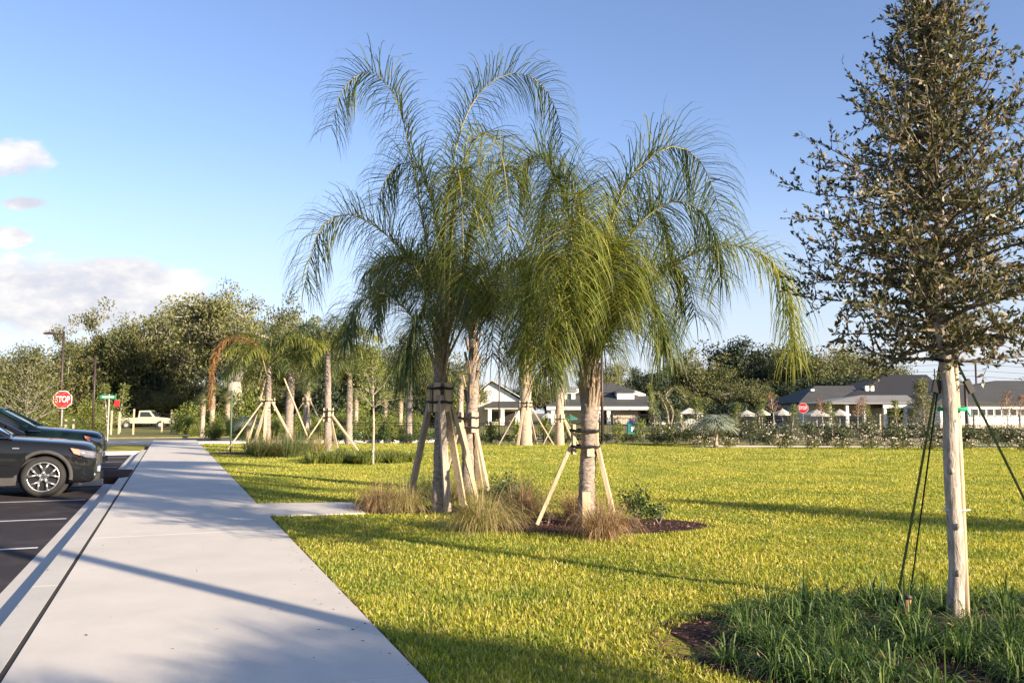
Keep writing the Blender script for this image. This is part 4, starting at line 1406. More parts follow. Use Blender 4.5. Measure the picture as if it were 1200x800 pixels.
Y = 80
o = Vector((xat(1165, Y), Y, 0))
h4 = thing('long_white_building', 'long white building with a row of small square windows, right of the oak trunk', 'building', o)
hip_roof('roof', M['roof'], h4, o, 1096, 1236, 471.5, Y-.6, 14, 1122, 1200, 451)
wall_box('wall', M['white'], h4, o, 1100, 1232, 472.2, 497, Y, 12)
wall_box('brick_base', M['brick'], h4, o, 1099.6, 1232.4, 497, 0, Y-.05, 12.1, 0)
for i in range(10):
    u = 1138+9*i
    w_ = wall_box('window', M['white'], h4, o, u-.5, u+7, 478.4, 487.2, Y-.08, .07)
    wall_box('pane', M['glass_dark'], w_, o, u+.2, u+6.3, 479.2, 486.4, Y-.11, .02)
Y = 112
o = Vector((xat(1185, Y), Y, 0))
h5 = thing('rear_house', 'farther house with white band and grey hip roof, above the long white building', 'house', o)
hip_roof('roof', M['roof'], h5, o, 1130, 1260, 458, Y, 14, 1166, 1230, 446)
wall_box('wall', M['white'], h5, o, 1134, 1256, 458.8, 0, Y+.6, 12, 0)


# ---------------------------------------------------------------- patio umbrellas, pergola, bin
def umbrella(u, v, Y, wpx, label, mat='canvas'):
    p = at(u, v, Y)
    root = thing('patio_umbrella', label, 'umbrella', (p.x, p.y, 0), group=None)
    r = wpx/F*Y/2
    b = MB()
    n = 8
    V = [(0, 0, p.z+.42)] + [(r*math.cos(i*6.283/n), r*math.sin(i*6.283/n), p.z) for i in range(n)] + [(r*math.cos(i*6.283/n), r*math.sin(i*6.283/n), p.z-.14) for i in range(n)]
    b.add(V, None, [[0, 1+i, 1+(i+1) % n] for i in range(n)] + [[1+i, 9+i, 9+(i+1) % n, 1+(i+1) % n] for i in range(n)])
    c = b.build('canopy', M[mat], root)
    m = c.modifiers.new('t', 'SOLIDIFY'); m.thickness = .02
    MB().tube([(0, 0, 0), (0, 0, p.z+.45)], .03, 8).build('umbrella_pole', M['galv'], root)
    MB().tube([(0, 0, 0), (0, 0, .1)], .3, 12).build('umbrella_base', M['black'], root)


umbrella(875, 486, 72, 26, 'cream patio umbrella, leftmost of those beyond the hedge')
umbrella(893, 484.5, 76, 20, 'cream patio umbrella, second from the left beyond the hedge')
umbrella(917, 484.5, 72, 22, 'cream patio umbrella just left of the distant stop sign')
umbrella(957, 485.5, 70, 30, 'wide cream patio umbrella just right of the distant stop sign')
umbrella(984, 485, 74, 26, 'cream patio umbrella rightmost beyond the hedge')
umbrella(668, 490, 88, 18, 'dark green patio umbrella left of the nearest palm trunk', 'canvas_green')
umbrella(642, 488, 92, 20, 'cream patio umbrella between the sabal trunks', 'canvas')
p = at(808, 484, 70)
pg = thing('garden_kiosk', 'small pale kiosk with square posts and a low hip roof, right of the clubhouse', 'kiosk', (p.x, p.y, 0))
MB().add([(-1.1, -1.1, 1.35), (1.1, -1.1, 1.35), (1.1, 1.1, 1.35), (-1.1, 1.1, 1.35), (0, 0, 1.85)], None, [[0, 1, 4], [1, 2, 4], [2, 3, 4], [3, 0, 4], [3, 2, 1, 0]]).build('roof', M['canvas'], pg)
for sx in (-.85, .85):
    for sy in (-.85, .85): MB().box((sx, sy, .66), (.15, .15, 1.36)).build('kiosk_post', M['white'], pg)
MB().box((0, .5, .5), (1.5, .08, .9)).build('counter', M['galv'], pg)
p = at(744, 511, 62)
bn = thing('storage_bin', 'teal plastic storage bin with a white notice and purple cloth on top', 'bin', (p.x, p.y, 0))
b = MB(); b.prism([(-.55, -.3), (.55, -.3), (.55, .3), (-.55, .3)], -.05, .62)
b.build('bin_body', M['teal'], bn)
MB().tube([(-.57, 0, .62), (.57, 0, .62)], .17, 10).build('bin_lid', M['teal'], bn)
MB().box((-.12, -.31, .28), (.34, .02, .34)).build('notice', M['signwhite'], bn)
MB().box((-.15, .02, .88), (.55, .3, .24)).build('cloth', M['purple'], bn)


# ---------------------------------------------------------------- black metal fences
def fence(label, P0, P1, ztop, gap=2.4):
    P0, P1 = Vector(P0), Vector(P1)
    root = thing('metal_fence', label, 'fence', P0)
    d = P1-P0; L = d.length; e = d.normalized()
    n = int(L/gap)
    for i in range(n+1):
        q = e*(L*i/n)
        MB().box((q.x, q.y, ztop/2), (.055, .055, ztop+.06)).build('post', M['black'], root)
    b = MB()
    for z in (.12, ztop*.84, ztop-.03): b.beam((0, 0, z), tuple(e*L+Vector((0, 0, z))), .02, .03)
    k_ = int(L/.13)
    for i in range(k_):
        q = e*(L*i/k_)
        b.box((q.x, q.y, ztop/2), (.012, .012, ztop-.06))
    b.build('picket_panel', M['black'], root)


fence('long low black picket fence behind the lawn at centre left', (-9, 42.6, 0), (4.2, 42.6, 0), .95)
fence('taller black picket fence in front of the brick clubhouse', (4.4, 43.2, 0), (12.4, 43.2, 0), 1.36)
fence('black picket fence behind the flowering hedge at right', (12.6, 46.5, 0), (40, 46.5, 0), 1.25)

# ---------------------------------------------------------------- sabal palms
def fan_leaf(b, c, d, L, nb=22, wd=.03, droop=.7):
    d = np.array(d, float); d /= np.linalg.norm(d)
    sd_ = np.cross(d, [0, 0, 1.0]); sd_ /= np.linalg.norm(sd_)+1e-9
    up = np.cross(sd_, d)
    a = np.linspace(-1.35, 1.35, nb)
    D = d[None]*np.cos(a)[:, None] + sd_[None]*np.sin(a)[:, None] + up[None]*rng.normal(.12, .1, nb)[:, None]
    P = np.repeat(np.array(c)[None], nb, 0)
    b.strips(P, D, np.cross(D, up)+1e-6, L*(1-.25*np.abs(a)/1.35), wd, 4, droop, .8)


def make_sabal(label, th=4.0, r=.26, nf=26, L=.8, stem=.75, mat='sabal', nb=20, wd=.04, bootn=60, name='sabal_palm', low=35):
    root = thing(name, label, 'palm tree')
    trunk_curve([(0, 0, -.1), (0, 0, th*.4), (.02, 0, th*.8), (.02, 0, th)], [r*1.15, r, r*.95, r*1.0, r*.8], root, M['bark_sabal'], 14, 46, .03)
    if bootn: boots(root, (.01, 0, th*.52), (.02, 0, th*.98), r*1.0, r*1.05, bootn, .22, 'boot', .45)
    b, s = MB(), MB()
    for i in range(nf):
        az = i*2.399; f = i/nf
        e = R(80)-f*R(80+low)
        d = np.array([math.cos(az)*math.cos(e), math.sin(az)*math.cos(e), math.sin(e)])
        c0 = np.array([.02, 0, th])
        mid = c0+d*stem*.6; end = c0 + d*stem + np.array([0, 0, -.18*stem])
        s.tube([c0, mid, end], [.022, .016, .012], 5, cap=False)
        dd = end-mid; dd[2] -= .15
        fan_leaf(b, end, dd, L*rng.uniform(.85, 1.1), nb, wd)
    s.build('leaf_stalk', M['petiole'], root)
    b.build('crown', M[mat], root)
    return root


sb = make_sabal('sturdy sabal palm with crosshatched upper trunk, between the two left palms and the nearest', 4.6, .27)
sb.location = G(616, 521)
sb2 = copy_tree(sb, loc=G(656, 520.5), rz=1.2, sc=(.72, .72, .88), label='narrower sabal palm with booted trunk just left of the nearest palm')
for sp_, lb_ in (((616, 521), 'thin timber props leaning on the sturdy sabal palm trunk'), ((656, 520.5), 'thin timber props leaning on the narrower sabal palm trunk')):
    org = G(*sp_)
    brace(lb_, org, 0, .27 if sp_[0] == 616 else .2,
          [((-1.2, -.2, 0), (-.22, -.05, 1.75)), ((1.25, -.1, 0), (.22, -.02, 1.75)), ((-.35, -.8, 0), (-.1, -.26, 1.7)), ((.5, .9, 0), (.1, .24, 1.7))] if sp_[0] == 616 else
          [((-.75, -.1, 0), (-.17, -.03, 1.15)), ((.62, -.3, 0), (.16, -.06, 1.2)), ((.85, .1, 0), (.18, .02, 1.25))],
          [(i*math.pi/2+.4, 1.55, 1.95) for i in range(4)] if sp_[0] == 616 else [(i*math.pi/2+.4, 1.0, 1.35) for i in range(4)],
          [1.7, 1.86] if sp_[0] == 616 else [1.15], old=(0,))
SAB = [(239, 516, 52, .5, .5, 'small sabal palm left of the rusty frond'), (250, 513, 56, .64, .66, 'sabal palm standing under the hanging rusty frond'), (268, 514, 56, .55, .55, 'sabal palm just left of the big pale oak trunk'),
       (360, 517, 50, .62, .72, 'sabal palm with tapering trunk behind the dark gap at left centre'), (418, 512, 58, .55, .60, 'sabal palm behind the thin staked oak, left one'),
       (452, 510, 62, .6, .62, 'sabal palm in shade left of the tallest palm'), (470, 511, 60, .55, .58, 'sabal palm close behind the tallest palm trunk'), (540, 512, 58, .7, .85, 'sabal palm seen between the tallest palm and the one behind it')]
for u, v, Y, a, h_, lb_ in SAB:
    copy_tree(sb, loc=(xat(u, Y), Y, 0), rz=u, sc=(a, a, h_), label=lb_)
sv = make_sabal('silvery green young fan palm at the end of the hedge', .85, .10, 20, .75, .60, 'silver', 15, .06, 0, 'silver_palm', -8)
sv.location = G(839, 523)
sv2 = copy_tree(sv, loc=G(290, 515.5), rz=1, sc=.9, label='pale bushy fan palm low behind the slender green post')

# ---------------------------------------------------------------- queen palms in the middle distance at left
def mid_palm(name, label, loc, h, n, Lr, lean=0, brown=0, trunk_r=.16, sc=1, yel=.3, bz=None):
    root = thing(name, label, 'palm tree', loc)
    trunk_curve([(0, 0, -.1), (lean*.3, 0, h*.35), (lean, 0, h*.75), (lean, 0, h)], [trunk_r*1.2, trunk_r, trunk_r*.95, trunk_r*.6], root, M['bark_palm'], 10, 40, .05)
    for i in range(n):
        az = i*2.399+.3
        e = 1.35-1.0*(i/n)+rng.uniform(-.1, .1)
        pts = auto_frond_pts(az, e, Lr*rng.uniform(.8, 1.1), rng.uniform(2.0, 3.0), (lean, 0, h*.93))
        mt = M['palm_sunlit_yellow'] if rng.uniform() < yel else M['palm']
        frond(pts, root, mt, 60, .62, .032, 4, .12)
    for k in range(brown):
        az = math.pi + .15 + k*1.9
        frond(auto_frond_pts(az, 1.0, Lr*1.0, 3.1, (lean, 0, h*.93)), root, M['palm_brown'], 90, .60, .034, 4, .15)
    return root


L1 = G(313, 529)
RP = mid_palm('queen_palm', 'multi stemmed queen palm at left centre with a rusty dead frond hanging left', L1, 3.3, 13, 2.4, .0, 0, .11, yel=.6)
frond([tuple(at(u, v, 30.6+d)-L1) for u, v, d in ((313, 440, 0), (303, 408, -.2), (285, 396, -.3), (264, 398, -.4), (252, 418, -.5), (248, 450, -.5), (247, 475, -.5))], RP, M['palm_brown'], 190, .42, .022, 4, .12, 2.6)
mid_palm('queen_palm', 'pinkish trunked palm close behind the rusty fronded one', L1+Vector((.35, 1.6, 0)), 3.4, 11, 2.2, .05, 0, .16, yel=.5)
mid_palm('queen_palm', 'slim queen palm right of the rusty fronded one, taller spear above its crown', G(384, 528), 3.9, 11, 2.5, -.05, 0, .13, yel=.5)
mid_palm('queen_palm', 'low spreading queen palm behind the thin staked oak', (xat(410, 40), 40, 0), 3.3, 11, 2.6, 0, 0, .15, yel=.4)
mid_palm('queen_palm', 'queen palm behind the tallest palm, partly hidden by its trunk', (xat(480, 44), 44, 0), 3.6, 11, 2.8, 0, 0, .16, yel=.4)
brace('tall crossed timber props round the rusty fronded palm', L1, 0, .2,
      [((-1.35, -.5, 0), (-.12, -.1, 1.9)), ((-.9, .3, 0), (-.1, 0, 2.6)), ((1.25, -.4, 0), (.12, -.08, 1.9)), ((.2, -1.1, 0), (.0, -.2, 1.8)), ((1.5, .8, 0), (.5, .2, 2.7)), ((-.3, -.9, 0), (.05, -.2, 1.9))],
      [(i*math.pi/2+.4, 1.5, 1.95) for i in range(4)], [1.6, 1.85])
brace('splayed pale timber props round the slim queen palm', G(384, 528), 0, .15,
      [((-1.0, -.2, 0), (-.14, -.05, 1.35)), ((1.25, -.5, 0), (.14, -.05, 1.35)), ((.2, .8, 0), (.02, .14, 1.35))],
      [(i*math.pi/2+.4, 1.1, 1.6) for i in range(4)], [1.25, 1.48])
brace('brown timber props round the sabal palm with tapering trunk', Vector((xat(360, 50), 50, 0)), 0, .2,
      [((-1.4, -.3, 0), (-.16, 0, 2.1)), ((1.3, -.3, 0), (.18, 0, 2.2)), ((.5, -.8, 0), (.1, -.1, 2.0))], [(i*math.pi/2+.4, 1.9, 2.3) for i in range(4)], [2.1], old=(0,))
mts = [(296, 531), (316, 533), (330, 532), (345, 534), (356, 532), (372, 531), (305, 534), (338, 535)]
for i, px in enumerate(mts):
    nm = ['dark green', 'straw coloured', 'green', 'brownish'][i % 4]
    o = make_tuft('muhly_tuft', 'tall grass tuft under the braced palms at left centre', M[['muhly_green', 'muhly', 'muhly_green', 'muhly_green'][i % 4]], n=260, L=.85, wd=.014, r=.25, spread=.75, grav=1.5, cat='grass clump', group='grass tufts under the braced palms at left centre', nseg=4)
    o.location = G(*px)
lc = make_tuft('liriope_clump', 'low strap leaved clump in the green patch under the thin staked oak', M['bright_shrub'], n=70, L=.42, wd=.03, r=.12, spread=.8, grav=2.0, cat='liriope clump', group='low clumps in the patch under the thin staked oak', nseg=4)
k = 0
for i in range(70):
    a = rng.uniform(0, 6.28); r_ = math.sqrt(rng.uniform())
    q = Vector((-4.55+1.75*r_*math.cos(a), 25.6+1.7*r_*math.sin(a), 0))
    if i == 0: lc.location = q
    else: copy_tree(lc, loc=q, rz=a*3, sc=rng.uniform(.7, 1.1))


# ---------------------------------------------------------------- young staked trees in the distance
def young_tree(label, loc, h, cr, mat, n=1500, leaf=.10, tr=.045, bare=.35, name='young_tree', twigs=60, lm='bark_near'):
    root = thing(name, label, 'tree', loc)
    b, l = MB(), MB()
    p, _ = branch_path((0, 0, -.1), (0, 0, 1), h*.95, 10, .05)
    b.tube(p, np.linspace(tr, tr*.2, 11), 8)
    ends = []
    for i in range(twigs):
        f = i/twigs
        z = bare + (1-bare)*f
        c = p[min(10, int(z*10))]
        az = i*2.399
        e = .5+.6*f
        q, _ = branch_path(c, (math.cos(az)*math.cos(e), math.sin(az)*math.cos(e), math.sin(e)), cr*(1.1-.75*f)*rng.uniform(.7, 1.2), 5, .25, .2)
        b.tube(q, np.linspace(tr*.25, tr*.06, 6), 4, cap=False)
        ends += [q[-1], q[3]]
    per = max(2, n//len(ends))
    for c in ends: blob_leaves(l, c, (cr*.22,)*3, per, leaf, .5, .8, .3)
    b.build('trunk', M[lm], root, True)
    l.build('crown', mat, root)
    return root


t0 = young_tree('young bare stemmed tree behind the two parked cars at far left', (xat(34, 33), 33, -.1), 4.1, 1.7, M['oak'], 5200, .10, .06, .28, twigs=90, lm='bark_oak')
for (x_, y_, sc_, rz_) in ((7.6, -3.3, .9, 1.0),):
    copy_tree(pb, loc=(x_, y_, 0), rz=rz_, sc=sc_, label='queen palm outside the frame behind the camera', group='queen palms outside the frame behind the camera')
yt = young_tree('thin staked young oak with pale trunk in the lawn left of the tallest palm', G(437, 543), 3.5, .75, M['bright_shrub'], 2600, .065, .04, .50, twigs=70)
SM = [(1011, 66, 'reddish leafed young staked tree, left one near the garage'), (1003, 62, 'reddish leafed young staked tree nearest the right umbrella'), (963, 60, 'reddish leafed young staked tree right of the distant stop sign'),
      (906, 64, 'reddish leafed young tree left of the distant stop sign'), (1178, 58, 'bare reddish young tree before the long white building'), (1192, 56, 'bare reddish young tree at the right edge of the picture')]
rt = None
for u, Y, lb_ in SM:
    if rt is None: rt = young_tree(lb_, (xat(u, Y), Y, 0), 2.9, .7, M['red_leaf'], 420, .10, .05, .5, twigs=36)
    else: copy_tree(rt, loc=(xat(u, Y), Y, 0), rz=u, sc=rng.uniform(.85, 1.1), label=lb_)
g1 = young_tree('feathery grey green young tree left of the oak trunk before the house', (xat(1082, 44), 44, 0), 3.3, .95, M['oak_grey'], 3200, .09, .05, .2, twigs=80)
g2 = young_tree('upright young green tree before the brick clubhouse', (xat(767, 44), 44, 0), 3.2, .5, M['bright_shrub'], 900, .10, .04, .2, twigs=50)
copy_tree(g2, loc=(xat(129, 62), 62, -.1), rz=2, sc=(2.0, 2.0, 1.25), label='bushy yellow green young tree below the street name sign')
copy_tree(g2, loc=(xat(143, 66), 66, -.1), rz=3, sc=(2.0, 2.0, 1.3), label='bushy yellow green young tree right of the street name sign')
for i, (u, Y, a, h_) in enumerate(((800, 46, 1.2, .55), (822, 50, 1.6, .8), (862, 52, 1.2, .7), (886, 58, 1.5, .8), (926, 60, 1.4, .7), (973, 55, 1.3, .75), (1020, 52, 1.2, .65), (1050, 58, 1.5, .8))):
    copy_tree(g2, loc=(xat(u, Y), Y, 0), rz=i*1.1, sc=(a, a, h_), label='green leafy sapling behind the long hedge at right', group='green saplings behind the long hedge at right')
wt = thing('weeping_tree', 'small arching conifer with two bowed tips right of the clubhouse roof', 'tree', (xat(783, 60), 60, 0))
b, l = MB(), MB()
for pts in ([(0, 0, 0), (-.1, 0, 1.5), (-.7, 0, 2.8), (-1.2, 0, 2.5), (-1.3, 0, 1.6)], [(0, 0, 0), (.3, 0, 1.5), (-.2, 0, 2.6), (.5, 0, 3.2), (1.1, 0, 2.6), (1.2, 0, 2.2)]):
    C, _ = spline(pts, 24); b.tube(C, np.linspace(.06, .02, 24), 6)
    for c in C[6:]: blob_leaves(l, c, (.16, .16, .16), 50, .12, .4)
b.build('trunk', M['bark_near'], wt); l.build('foliage', M['oak_grey'], wt)

# wooden stakes near the street name sign
for i, (u, v0, Y, lb_) in enumerate([(131, 481, 58, 'pale wooden stake leftmost below the street name sign'), (140, 482, 60, 'pale wooden stake below the red plate'), (157, 479, 58, 'pale wooden stake just left of the white truck'),
                            (190, 490, 66, 'thick wooden stake between the white truck and the white car'), (201, 480, 60, 'tall pale stake before the white car'), (86, 491, 50, 'short pale stake right of the left stop sign'), (77, 491, 50, 'short pale stake at the foot of the left stop sign'),
                            (1031, 485, 50, 'pale wooden stake left of the garage opening')]):
    p = at(u, v0, Y)
    s_ = thing('wooden_stake', lb_, 'stake', (p.x, p.y, -.1))
    MB().beam((0, 0, -.05), (.02, 0, p.z+.1), .09, .09).build('stake_post', M['timber'], s_)


# ---------------------------------------------------------------- pickup and car far down the street
M['truck'] = paint('white_vehicle_paint', (.40, .38, .30))
M['truck'].node_tree.nodes['Principled BSDF'].inputs['Metallic'].default_value = 0
pk = thing('pickup_truck', 'white pickup truck on the far street left of the sidewalk', 'truck', (xat(173, 84), 84, -.1), R(8))
b = MB()
prof = [(-2.5, .5), (-2.5, 1.05), (-.55, 1.08), (-.45, 1.75), (.55, 1.78), (1.05, 1.15), (2.2, 1.05), (2.45, .95), (2.5, .5)]
V = [(x, -.9, z) for x, z in prof] + [(x, .9, z) for x, z in prof]
n = len(prof)
b.add(V, None, [list(range(n)), list(range(n, 2*n))[::-1]] + [[i, i+n, (i+1) % n+n, (i+1) % n] for i in range(n)])
body = b.build('body', M['truck'], pk)
bv = body.modifiers.new('b', 'BEVEL'); bv.width = .06; bv.segments = 2
for sx in (-1.55, 1.6):
    for sy in (-.88, .88):
        w_ = MB().tube([(sx, sy-.1, .38), (sx, sy+.1, .38)], .38, 20).build('wheel', M['tyre'], pk)
        MB().tube([(sx, sy-.115, .38), (sx, sy+.115, .38)], .2, 14).build('rim', M['galv'], w_)
for sy in (-.905, .905):
    MB().add([(-.35, sy, 1.15), (.82, sy, 1.15), (.5, sy, 1.62), (-.3, sy, 1.62)], None, [[0, 1, 2, 3]]).build('side_window', M['glass_dark'], pk)
    MB().box((2.47, sy*.72, .85), (.06, .3, .16)).build('headlight', M['lamp'], pk)
    MB().box((-2.48, sy*.9, .85), (.06, .12, .3)).build('tail_light', M['red'], pk)
MB().add([(.60, -.8, 1.70), (.60, .8, 1.70), (1.06, .8, 1.19), (1.06, -.8, 1.19)], None, [[0, 1, 2, 3]]).build('windscreen', M['glass_dark'], pk).location = (.03, 0, .02)
for u, Y, lb_, rz in ((203, 96, 'white hatchback on the far street just right of the pickup truck', R(15)), (123, 90, 'cream parked car on the far street partly behind yellow green trees', R(180))):
    hc = thing('hatchback', lb_, 'car', (xat(u, Y), Y, -.1), rz)
    b = MB()
    prof = [(-1.9, .3), (-1.95, .8), (-1.6, 1.3), (-.9, 1.48), (.1, 1.45), (.75, 1.0), (1.7, .82), (1.95, .6), (1.95, .3)]
    V = []
    n = len(prof)
    for y, k_ in ((-.85, .97), (-.80, 1.0), (.80, 1.0), (.85, .97)): V += [(x*k_, y, z*k_) for x, z in prof]
    b.add(V, None, [list(range(n)), [3*n+i for i in range(n)][::-1]] + [[k_*n+i, (k_+1)*n+i, (k_+1)*n+(i+1) % n, k_*n+(i+1) % n] for k_ in range(3) for i in range(n)])
    b.build('body', M['truck'], hc)
    for sx in (-1.2, 1.25):
        for sy in (-.82, .82): MB().tube([(sx, sy-.09, .31), (sx, sy+.09, .31)], .31, 18).build('wheel', M['tyre'], hc)
    for sy in (-.86, .86): MB().add([(-1.3, sy, .88), (.52, sy, .88), (.05, sy, 1.32), (-1.0, sy, 1.32)], None, [[0, 1, 2, 3]]).build('side_window', M['glass_dark'], hc)

# ---------------------------------------------------------------- hedges and shrubs at the far edge of the lawn
hp = [make_shrub('hedge_shrub', 'rounded flowering shrub in the long hedge along the far edge of the lawn', M['hedge'], (.75, .6, .62), 1500, .085, 8, True, 'shrub', 'shrubs of the long flowering hedge at right', blossom=45) for _ in range(3)]
n = 30
done = set()
for i in range(n):
    f = i/(n-1)
    x = 6.6 + f*23; y = 38.9 - f*5.0 + rng.uniform(-.2, .2)
    k = i % 3
    sc = (rng.uniform(.9, 1.15), 1, rng.uniform(.72, .95))
    if k not in done: done.add(k); hp[k].location = (x, y, 0); hp[k].scale = sc
    else: copy_tree(hp[k], loc=(x, y, 0), rz=rng.uniform(0, 6), sc=sc)
lp = make_shrub('low_shrub', 'low pale pink leafed shrub in front of the long hedge', M['oak_grey'], (.55, .42, .24), 500, .07, 5, False, 'shrub', 'low pale shrubs in front of the long hedge', blossom=60)
first = True
for i in range(17):
    f = i/16
    if rng.uniform() < .15: continue
    q = (8.0+f*16.5, 36.0-f*5.2, 0)
    sc = (rng.uniform(.8, 1.4), 1, rng.uniform(.8, 1.2))
    if first: lp.location = q; first = False
    else: copy_tree(lp, loc=q, rz=rng.uniform(-.4, .4), sc=sc)
fsA = make_shrub('border_shrub', 'upright light green shrub in the border before the black fence', M['bright_shrub'], (.42, .4, .55), 600, .10, 7, True, 'shrub', 'upright light green shrubs before the black fence')
fsB = make_shrub('border_shrub', 'dark low shrub in the border before the black fence', M['green_shrub'], (.45, .4, .34), 600, .08, 6, True, 'shrub', 'dark low shrubs before the black fence')
fA = fB = True
for i in range(52):
    x = -10.5 + i*.40 + rng.uniform(-.12, .12)
    y = 41.4 + rng.uniform(-.3, .5)
    if abs(x-xat(616, 38)) < .2: continue
    if i % 3 == 0:
        sc = (rng.uniform(.8, 1.2), 1, rng.uniform(.7, 1.25))
        if fA: fsA.location = (x, y, 0); fA = False
        else: copy_tree(fsA, loc=(x, y, 0), rz=rng.uniform(0, 6), sc=sc)
    else:
        sc = (rng.uniform(.9, 1.3), 1, rng.uniform(.6, 1.1))
        if fB: fsB.location = (x, y, 0); fB = False
        else: copy_tree(fsB, loc=(x, y, 0), rz=rng.uniform(0, 6), sc=sc)
# island planting beside the parked cars and the verge planting past the lot
isl = make_shrub('island_shrub', 'leafy shrub in the lot island at the nose of the nearest car', M['green_shrub'], (.32, .5, .42), 700, .05, 7, True, 'shrub')
isl.location = SP(22.4, -1.85, .02)
vs = make_shrub('verge_shrub', 'loose low shrub on the verge past the parking lot', M['bright_shrub'], (.6, .5, .42), 600, .10, 6, True, 'shrub', 'loose low shrubs on the verge past the parking lot')
first = True
for i in range(15):
    q = SP(37.5+rng.uniform(0, 5), -3.2-i*.95, -.03)
    if first: vs.location = q; first = False
    else: copy_tree(vs, loc=q, rz=rng.uniform(0, 6), sc=(1, 1, rng.uniform(.6, 1.3)))

# ---------------------------------------------------------------- big trees behind
O1 = make_oak('large dark oak above the far street, left of centre of the left tree group', M['oak'], 15, 6.5, .32, 90, .42)
O2 = make_oak('broad grey green oak with pale crooked limbs, highest of the left trees', M['oak_grey'], 15, 6.8, .28, 80, .50, moss=True)
O5 = make_oak('broad grey green oak with a massive pale forked trunk, highest of the left trees', M['oak_grey'], 15, 6.8, .28, 80, .85, moss=True, bare=.26)
O3 = make_oak('olive oak', M['oak'], 12, 6.0, .30, 95, .36)
O4 = make_oak('dark oak', M['dark_tree'], 13, 6.5, .34, 105, .40)


def put(o, u, Y, vtop, cr, label, first=False, base_h=14.0, base_r=8.0):
    H = CAMZ + (484-vtop)/F*Y
    s_z = H/base_h; s_x = (cr/F*Y)/base_r
    s_x = max(s_x, .8*s_z)
    if first:
        o.location = (xat(u, Y), Y, -.1); o.scale = (s_x, s_x, s_z); o['label'] = label; o.rotation_euler = (0, 0, u)
        return o
    return copy_tree(o, loc=(xat(u, Y), Y, -.1), rz=u*1.0, sc=(s_x, s_x, s_z), label=label)


def top_of(o):
    bpy.context.view_layer.update()
    V = np.concatenate([np.array([v.co[:] for v in c.data.vertices]) for c in o.children])
    return np.percentile(V[:, 2], 99.9), np.percentile(np.abs(V[:, 0]), 99)


D_ = {}
for o in (O1, O2, O3, O4, O5): D_[o.name] = top_of(o)
plan = [
    (O1, 128, 92, 352, 62, 'large dark oak above the street name sign'),
    (O5, 276, 82, 330, 72, 'broad grey green oak with massive pale forked trunk, highest of the left trees'),
    (O2, 200, 98, 352, 60, 'grey green oak between the dark oak and the highest one'),
    (O1, 90, 110, 372, 50, 'dark oak behind the left lamp post'),
    (O1, 340, 100, 344, 48, 'oak rising behind the rusty fronded palm'),
    (O3, 395, 96, 378, 52, 'olive oak right of the slim queen palm'),
    (O3, 455, 92, 392, 58, 'olive oak behind the left edge of the tallest palm'),
    (O2, 515, 104, 404, 48, 'greyish oak directly behind the tallest palm'),
    (O3, 20, 78, 418, 46, 'olive oak behind the young tree at far left'),
    (O3, -40, 84, 405, 60, 'olive oak cut by the left edge of the picture'),
    (O1, 165, 120, 385, 70, 'dark oak filling the gap behind the far street'),
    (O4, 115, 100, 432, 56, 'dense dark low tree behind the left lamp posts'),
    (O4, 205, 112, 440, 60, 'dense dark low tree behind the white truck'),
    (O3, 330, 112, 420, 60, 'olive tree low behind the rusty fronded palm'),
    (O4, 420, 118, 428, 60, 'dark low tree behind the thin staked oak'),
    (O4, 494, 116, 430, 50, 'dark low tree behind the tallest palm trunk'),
    (O3, 640, 128, 436, 36, 'olive tree left of the clubhouse roof'),
    (O2, 707, 135, 420, 30, 'grey oak above the clubhouse roof'),
    (O4, 600, 190, 452, 30, 'small dark distant tree above the white gabled house'),
    (O4, 762, 150, 430, 34, 'dark distant tree just right of the clubhouse'),
    (O3, 822, 132, 408, 52, 'round topped olive oak above the silvery fan palm'),
    (O4, 895, 148, 398, 62, 'dark tall oak above the cream umbrellas'),
    (O3, 948, 128, 398, 58, 'olive oak above the distant stop sign'),
    (O2, 1004, 140, 402, 46, 'grey green oak left of the young live oak'),
    (O3, 870, 112, 444, 44, 'low olive tree behind the cream umbrellas'),
    (O4, 960, 118, 440, 56, 'dark low tree behind the grey roofed house'),
    (O3, 805, 108, 456, 30, 'low olive tree right of the clubhouse eave'),
    (O3, 1250, 130, 440, 60, 'olive oak cut by the right edge of the picture'),
]
seen = set()
for o, u, Y, vt, cr, lb_ in plan:
    f = o.name not in seen
    seen.add(o.name)
    put(o, u, Y, vt, cr, lb_, f, *D_[o.name])
# unseen oaks added behind the camera, so the car paint mirrors dark crowns
for i in range(18):
    a_ = R(180+i*10.2)
    o_ = (O1, O3, O4, O2)[i % 4]
    copy_tree(o_, loc=(75*math.cos(a_), 75*math.sin(a_), -.1), rz=i*1.3, sc=(1.3, 1.3, .95), label='unseen oak added behind the camera for the car paint to mirror', group='unseen oaks added behind the camera')
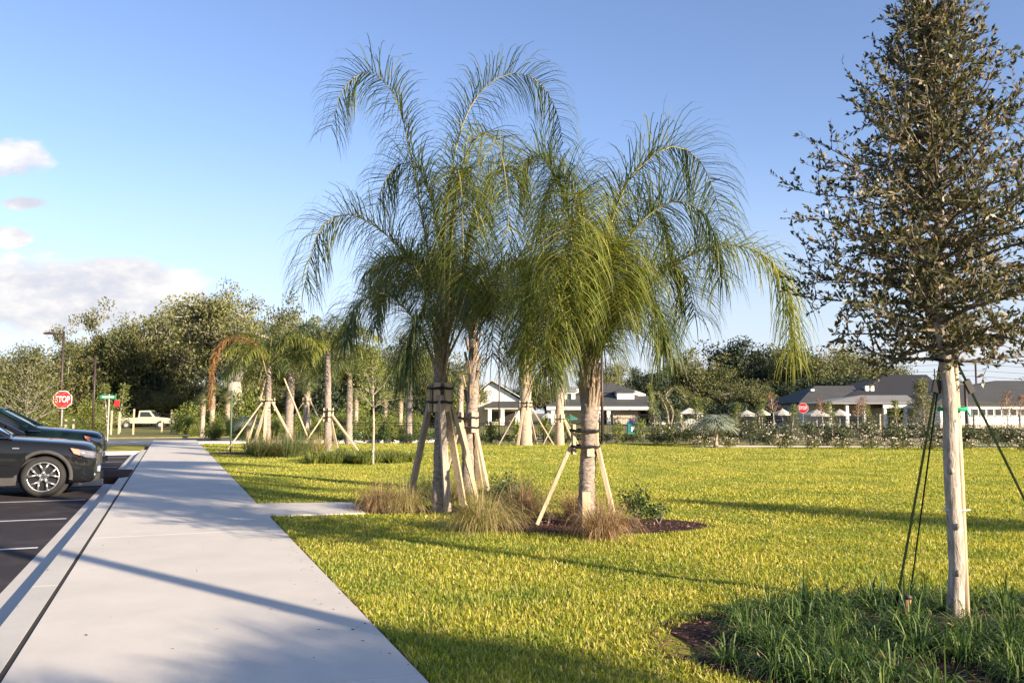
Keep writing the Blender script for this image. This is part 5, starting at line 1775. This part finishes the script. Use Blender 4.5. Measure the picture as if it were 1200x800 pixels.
# understory between the trunks at left
us = make_shrub('understory_bush', 'leafy bush under the big trees at left', M['bright_shrub'], (2.2, 1.6, 1.5), 2600, .22, 10, True, 'bush', 'leafy bushes under the big trees at left')
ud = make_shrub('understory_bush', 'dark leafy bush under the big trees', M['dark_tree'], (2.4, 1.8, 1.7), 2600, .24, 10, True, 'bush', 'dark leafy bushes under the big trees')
f1 = f2 = True
for i in range(46):
    x = -66 + i*1.5 + rng.uniform(-.5, .5); Y = 76 + rng.uniform(-4, 14)
    if 545 < x/Y*1000+600: continue
    if Y < 97 and 146 < x/Y*1000+600 < 222: Y = 100
    sc = (rng.uniform(.7, 1.2), 1, rng.uniform(.6, 1.4))
    if i % 2:
        if f1: us.location = (x, Y, -.1); f1 = False
        else: copy_tree(us, loc=(x, Y, -.1), rz=rng.uniform(0, 6), sc=sc)
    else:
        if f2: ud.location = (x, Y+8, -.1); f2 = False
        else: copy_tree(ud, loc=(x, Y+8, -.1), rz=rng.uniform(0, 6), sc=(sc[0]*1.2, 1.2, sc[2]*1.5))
for i in range(26):
    x = -44 + i*1.45 + rng.uniform(-.5, .5)
    if 148 < x/66*1000+600 < 222: continue
    copy_tree(us, loc=(x, 62+rng.uniform(-3, 10), -.1), rz=rng.uniform(0, 6), sc=(rng.uniform(.4, .8), .6, rng.uniform(.3, .65)))
for i in range(12):
    x = 19+i*3.3; copy_tree(ud, loc=(x, 98+rng.uniform(-3, 6), -.1), rz=rng.uniform(0, 6), sc=(1.3, 1.2, rng.uniform(.8, 1.3)))
for i in range(16):
    x = -58 + i*3.7 + rng.uniform(-1, 1); Y = 86+rng.uniform(0, 12)
    if 545 < x/Y*1000+600: continue
    copy_tree((O3, O1, O2)[i % 3], loc=(x, Y, -.1), rz=i*2.1, sc=(.50, .50, rng.uniform(.40, .55)), label='smaller oak filling the belt of trees at left', group='smaller oaks filling the belt at left')
for i in range(24):
    x = -17.5 + i*.55 + rng.uniform(-.3, .3); y = rng.uniform(46, 58)
    copy_tree(us, loc=(x*y/48, y, -.1), rz=rng.uniform(0, 6), sc=(.35, .35, rng.uniform(.28, .55)), label='small leafy bush among the palm trunks at left centre', group='small leafy bushes among the palm trunks at left centre')
# far wood closing the horizon
b = MB()
for i in range(260):
    x = rng.uniform(-260, 300); y = rng.uniform(200, 235)
    blob_leaves(b, (x, y, rng.uniform(1.5, 3.5)), (5.5, 4, rng.uniform(2.0, 3.2)), 220, .9, .6, .6)
tag(b.build('far_wood', M['dark_tree']), 'far belt of low woodland closing the horizon', 'wood', kind='stuff')
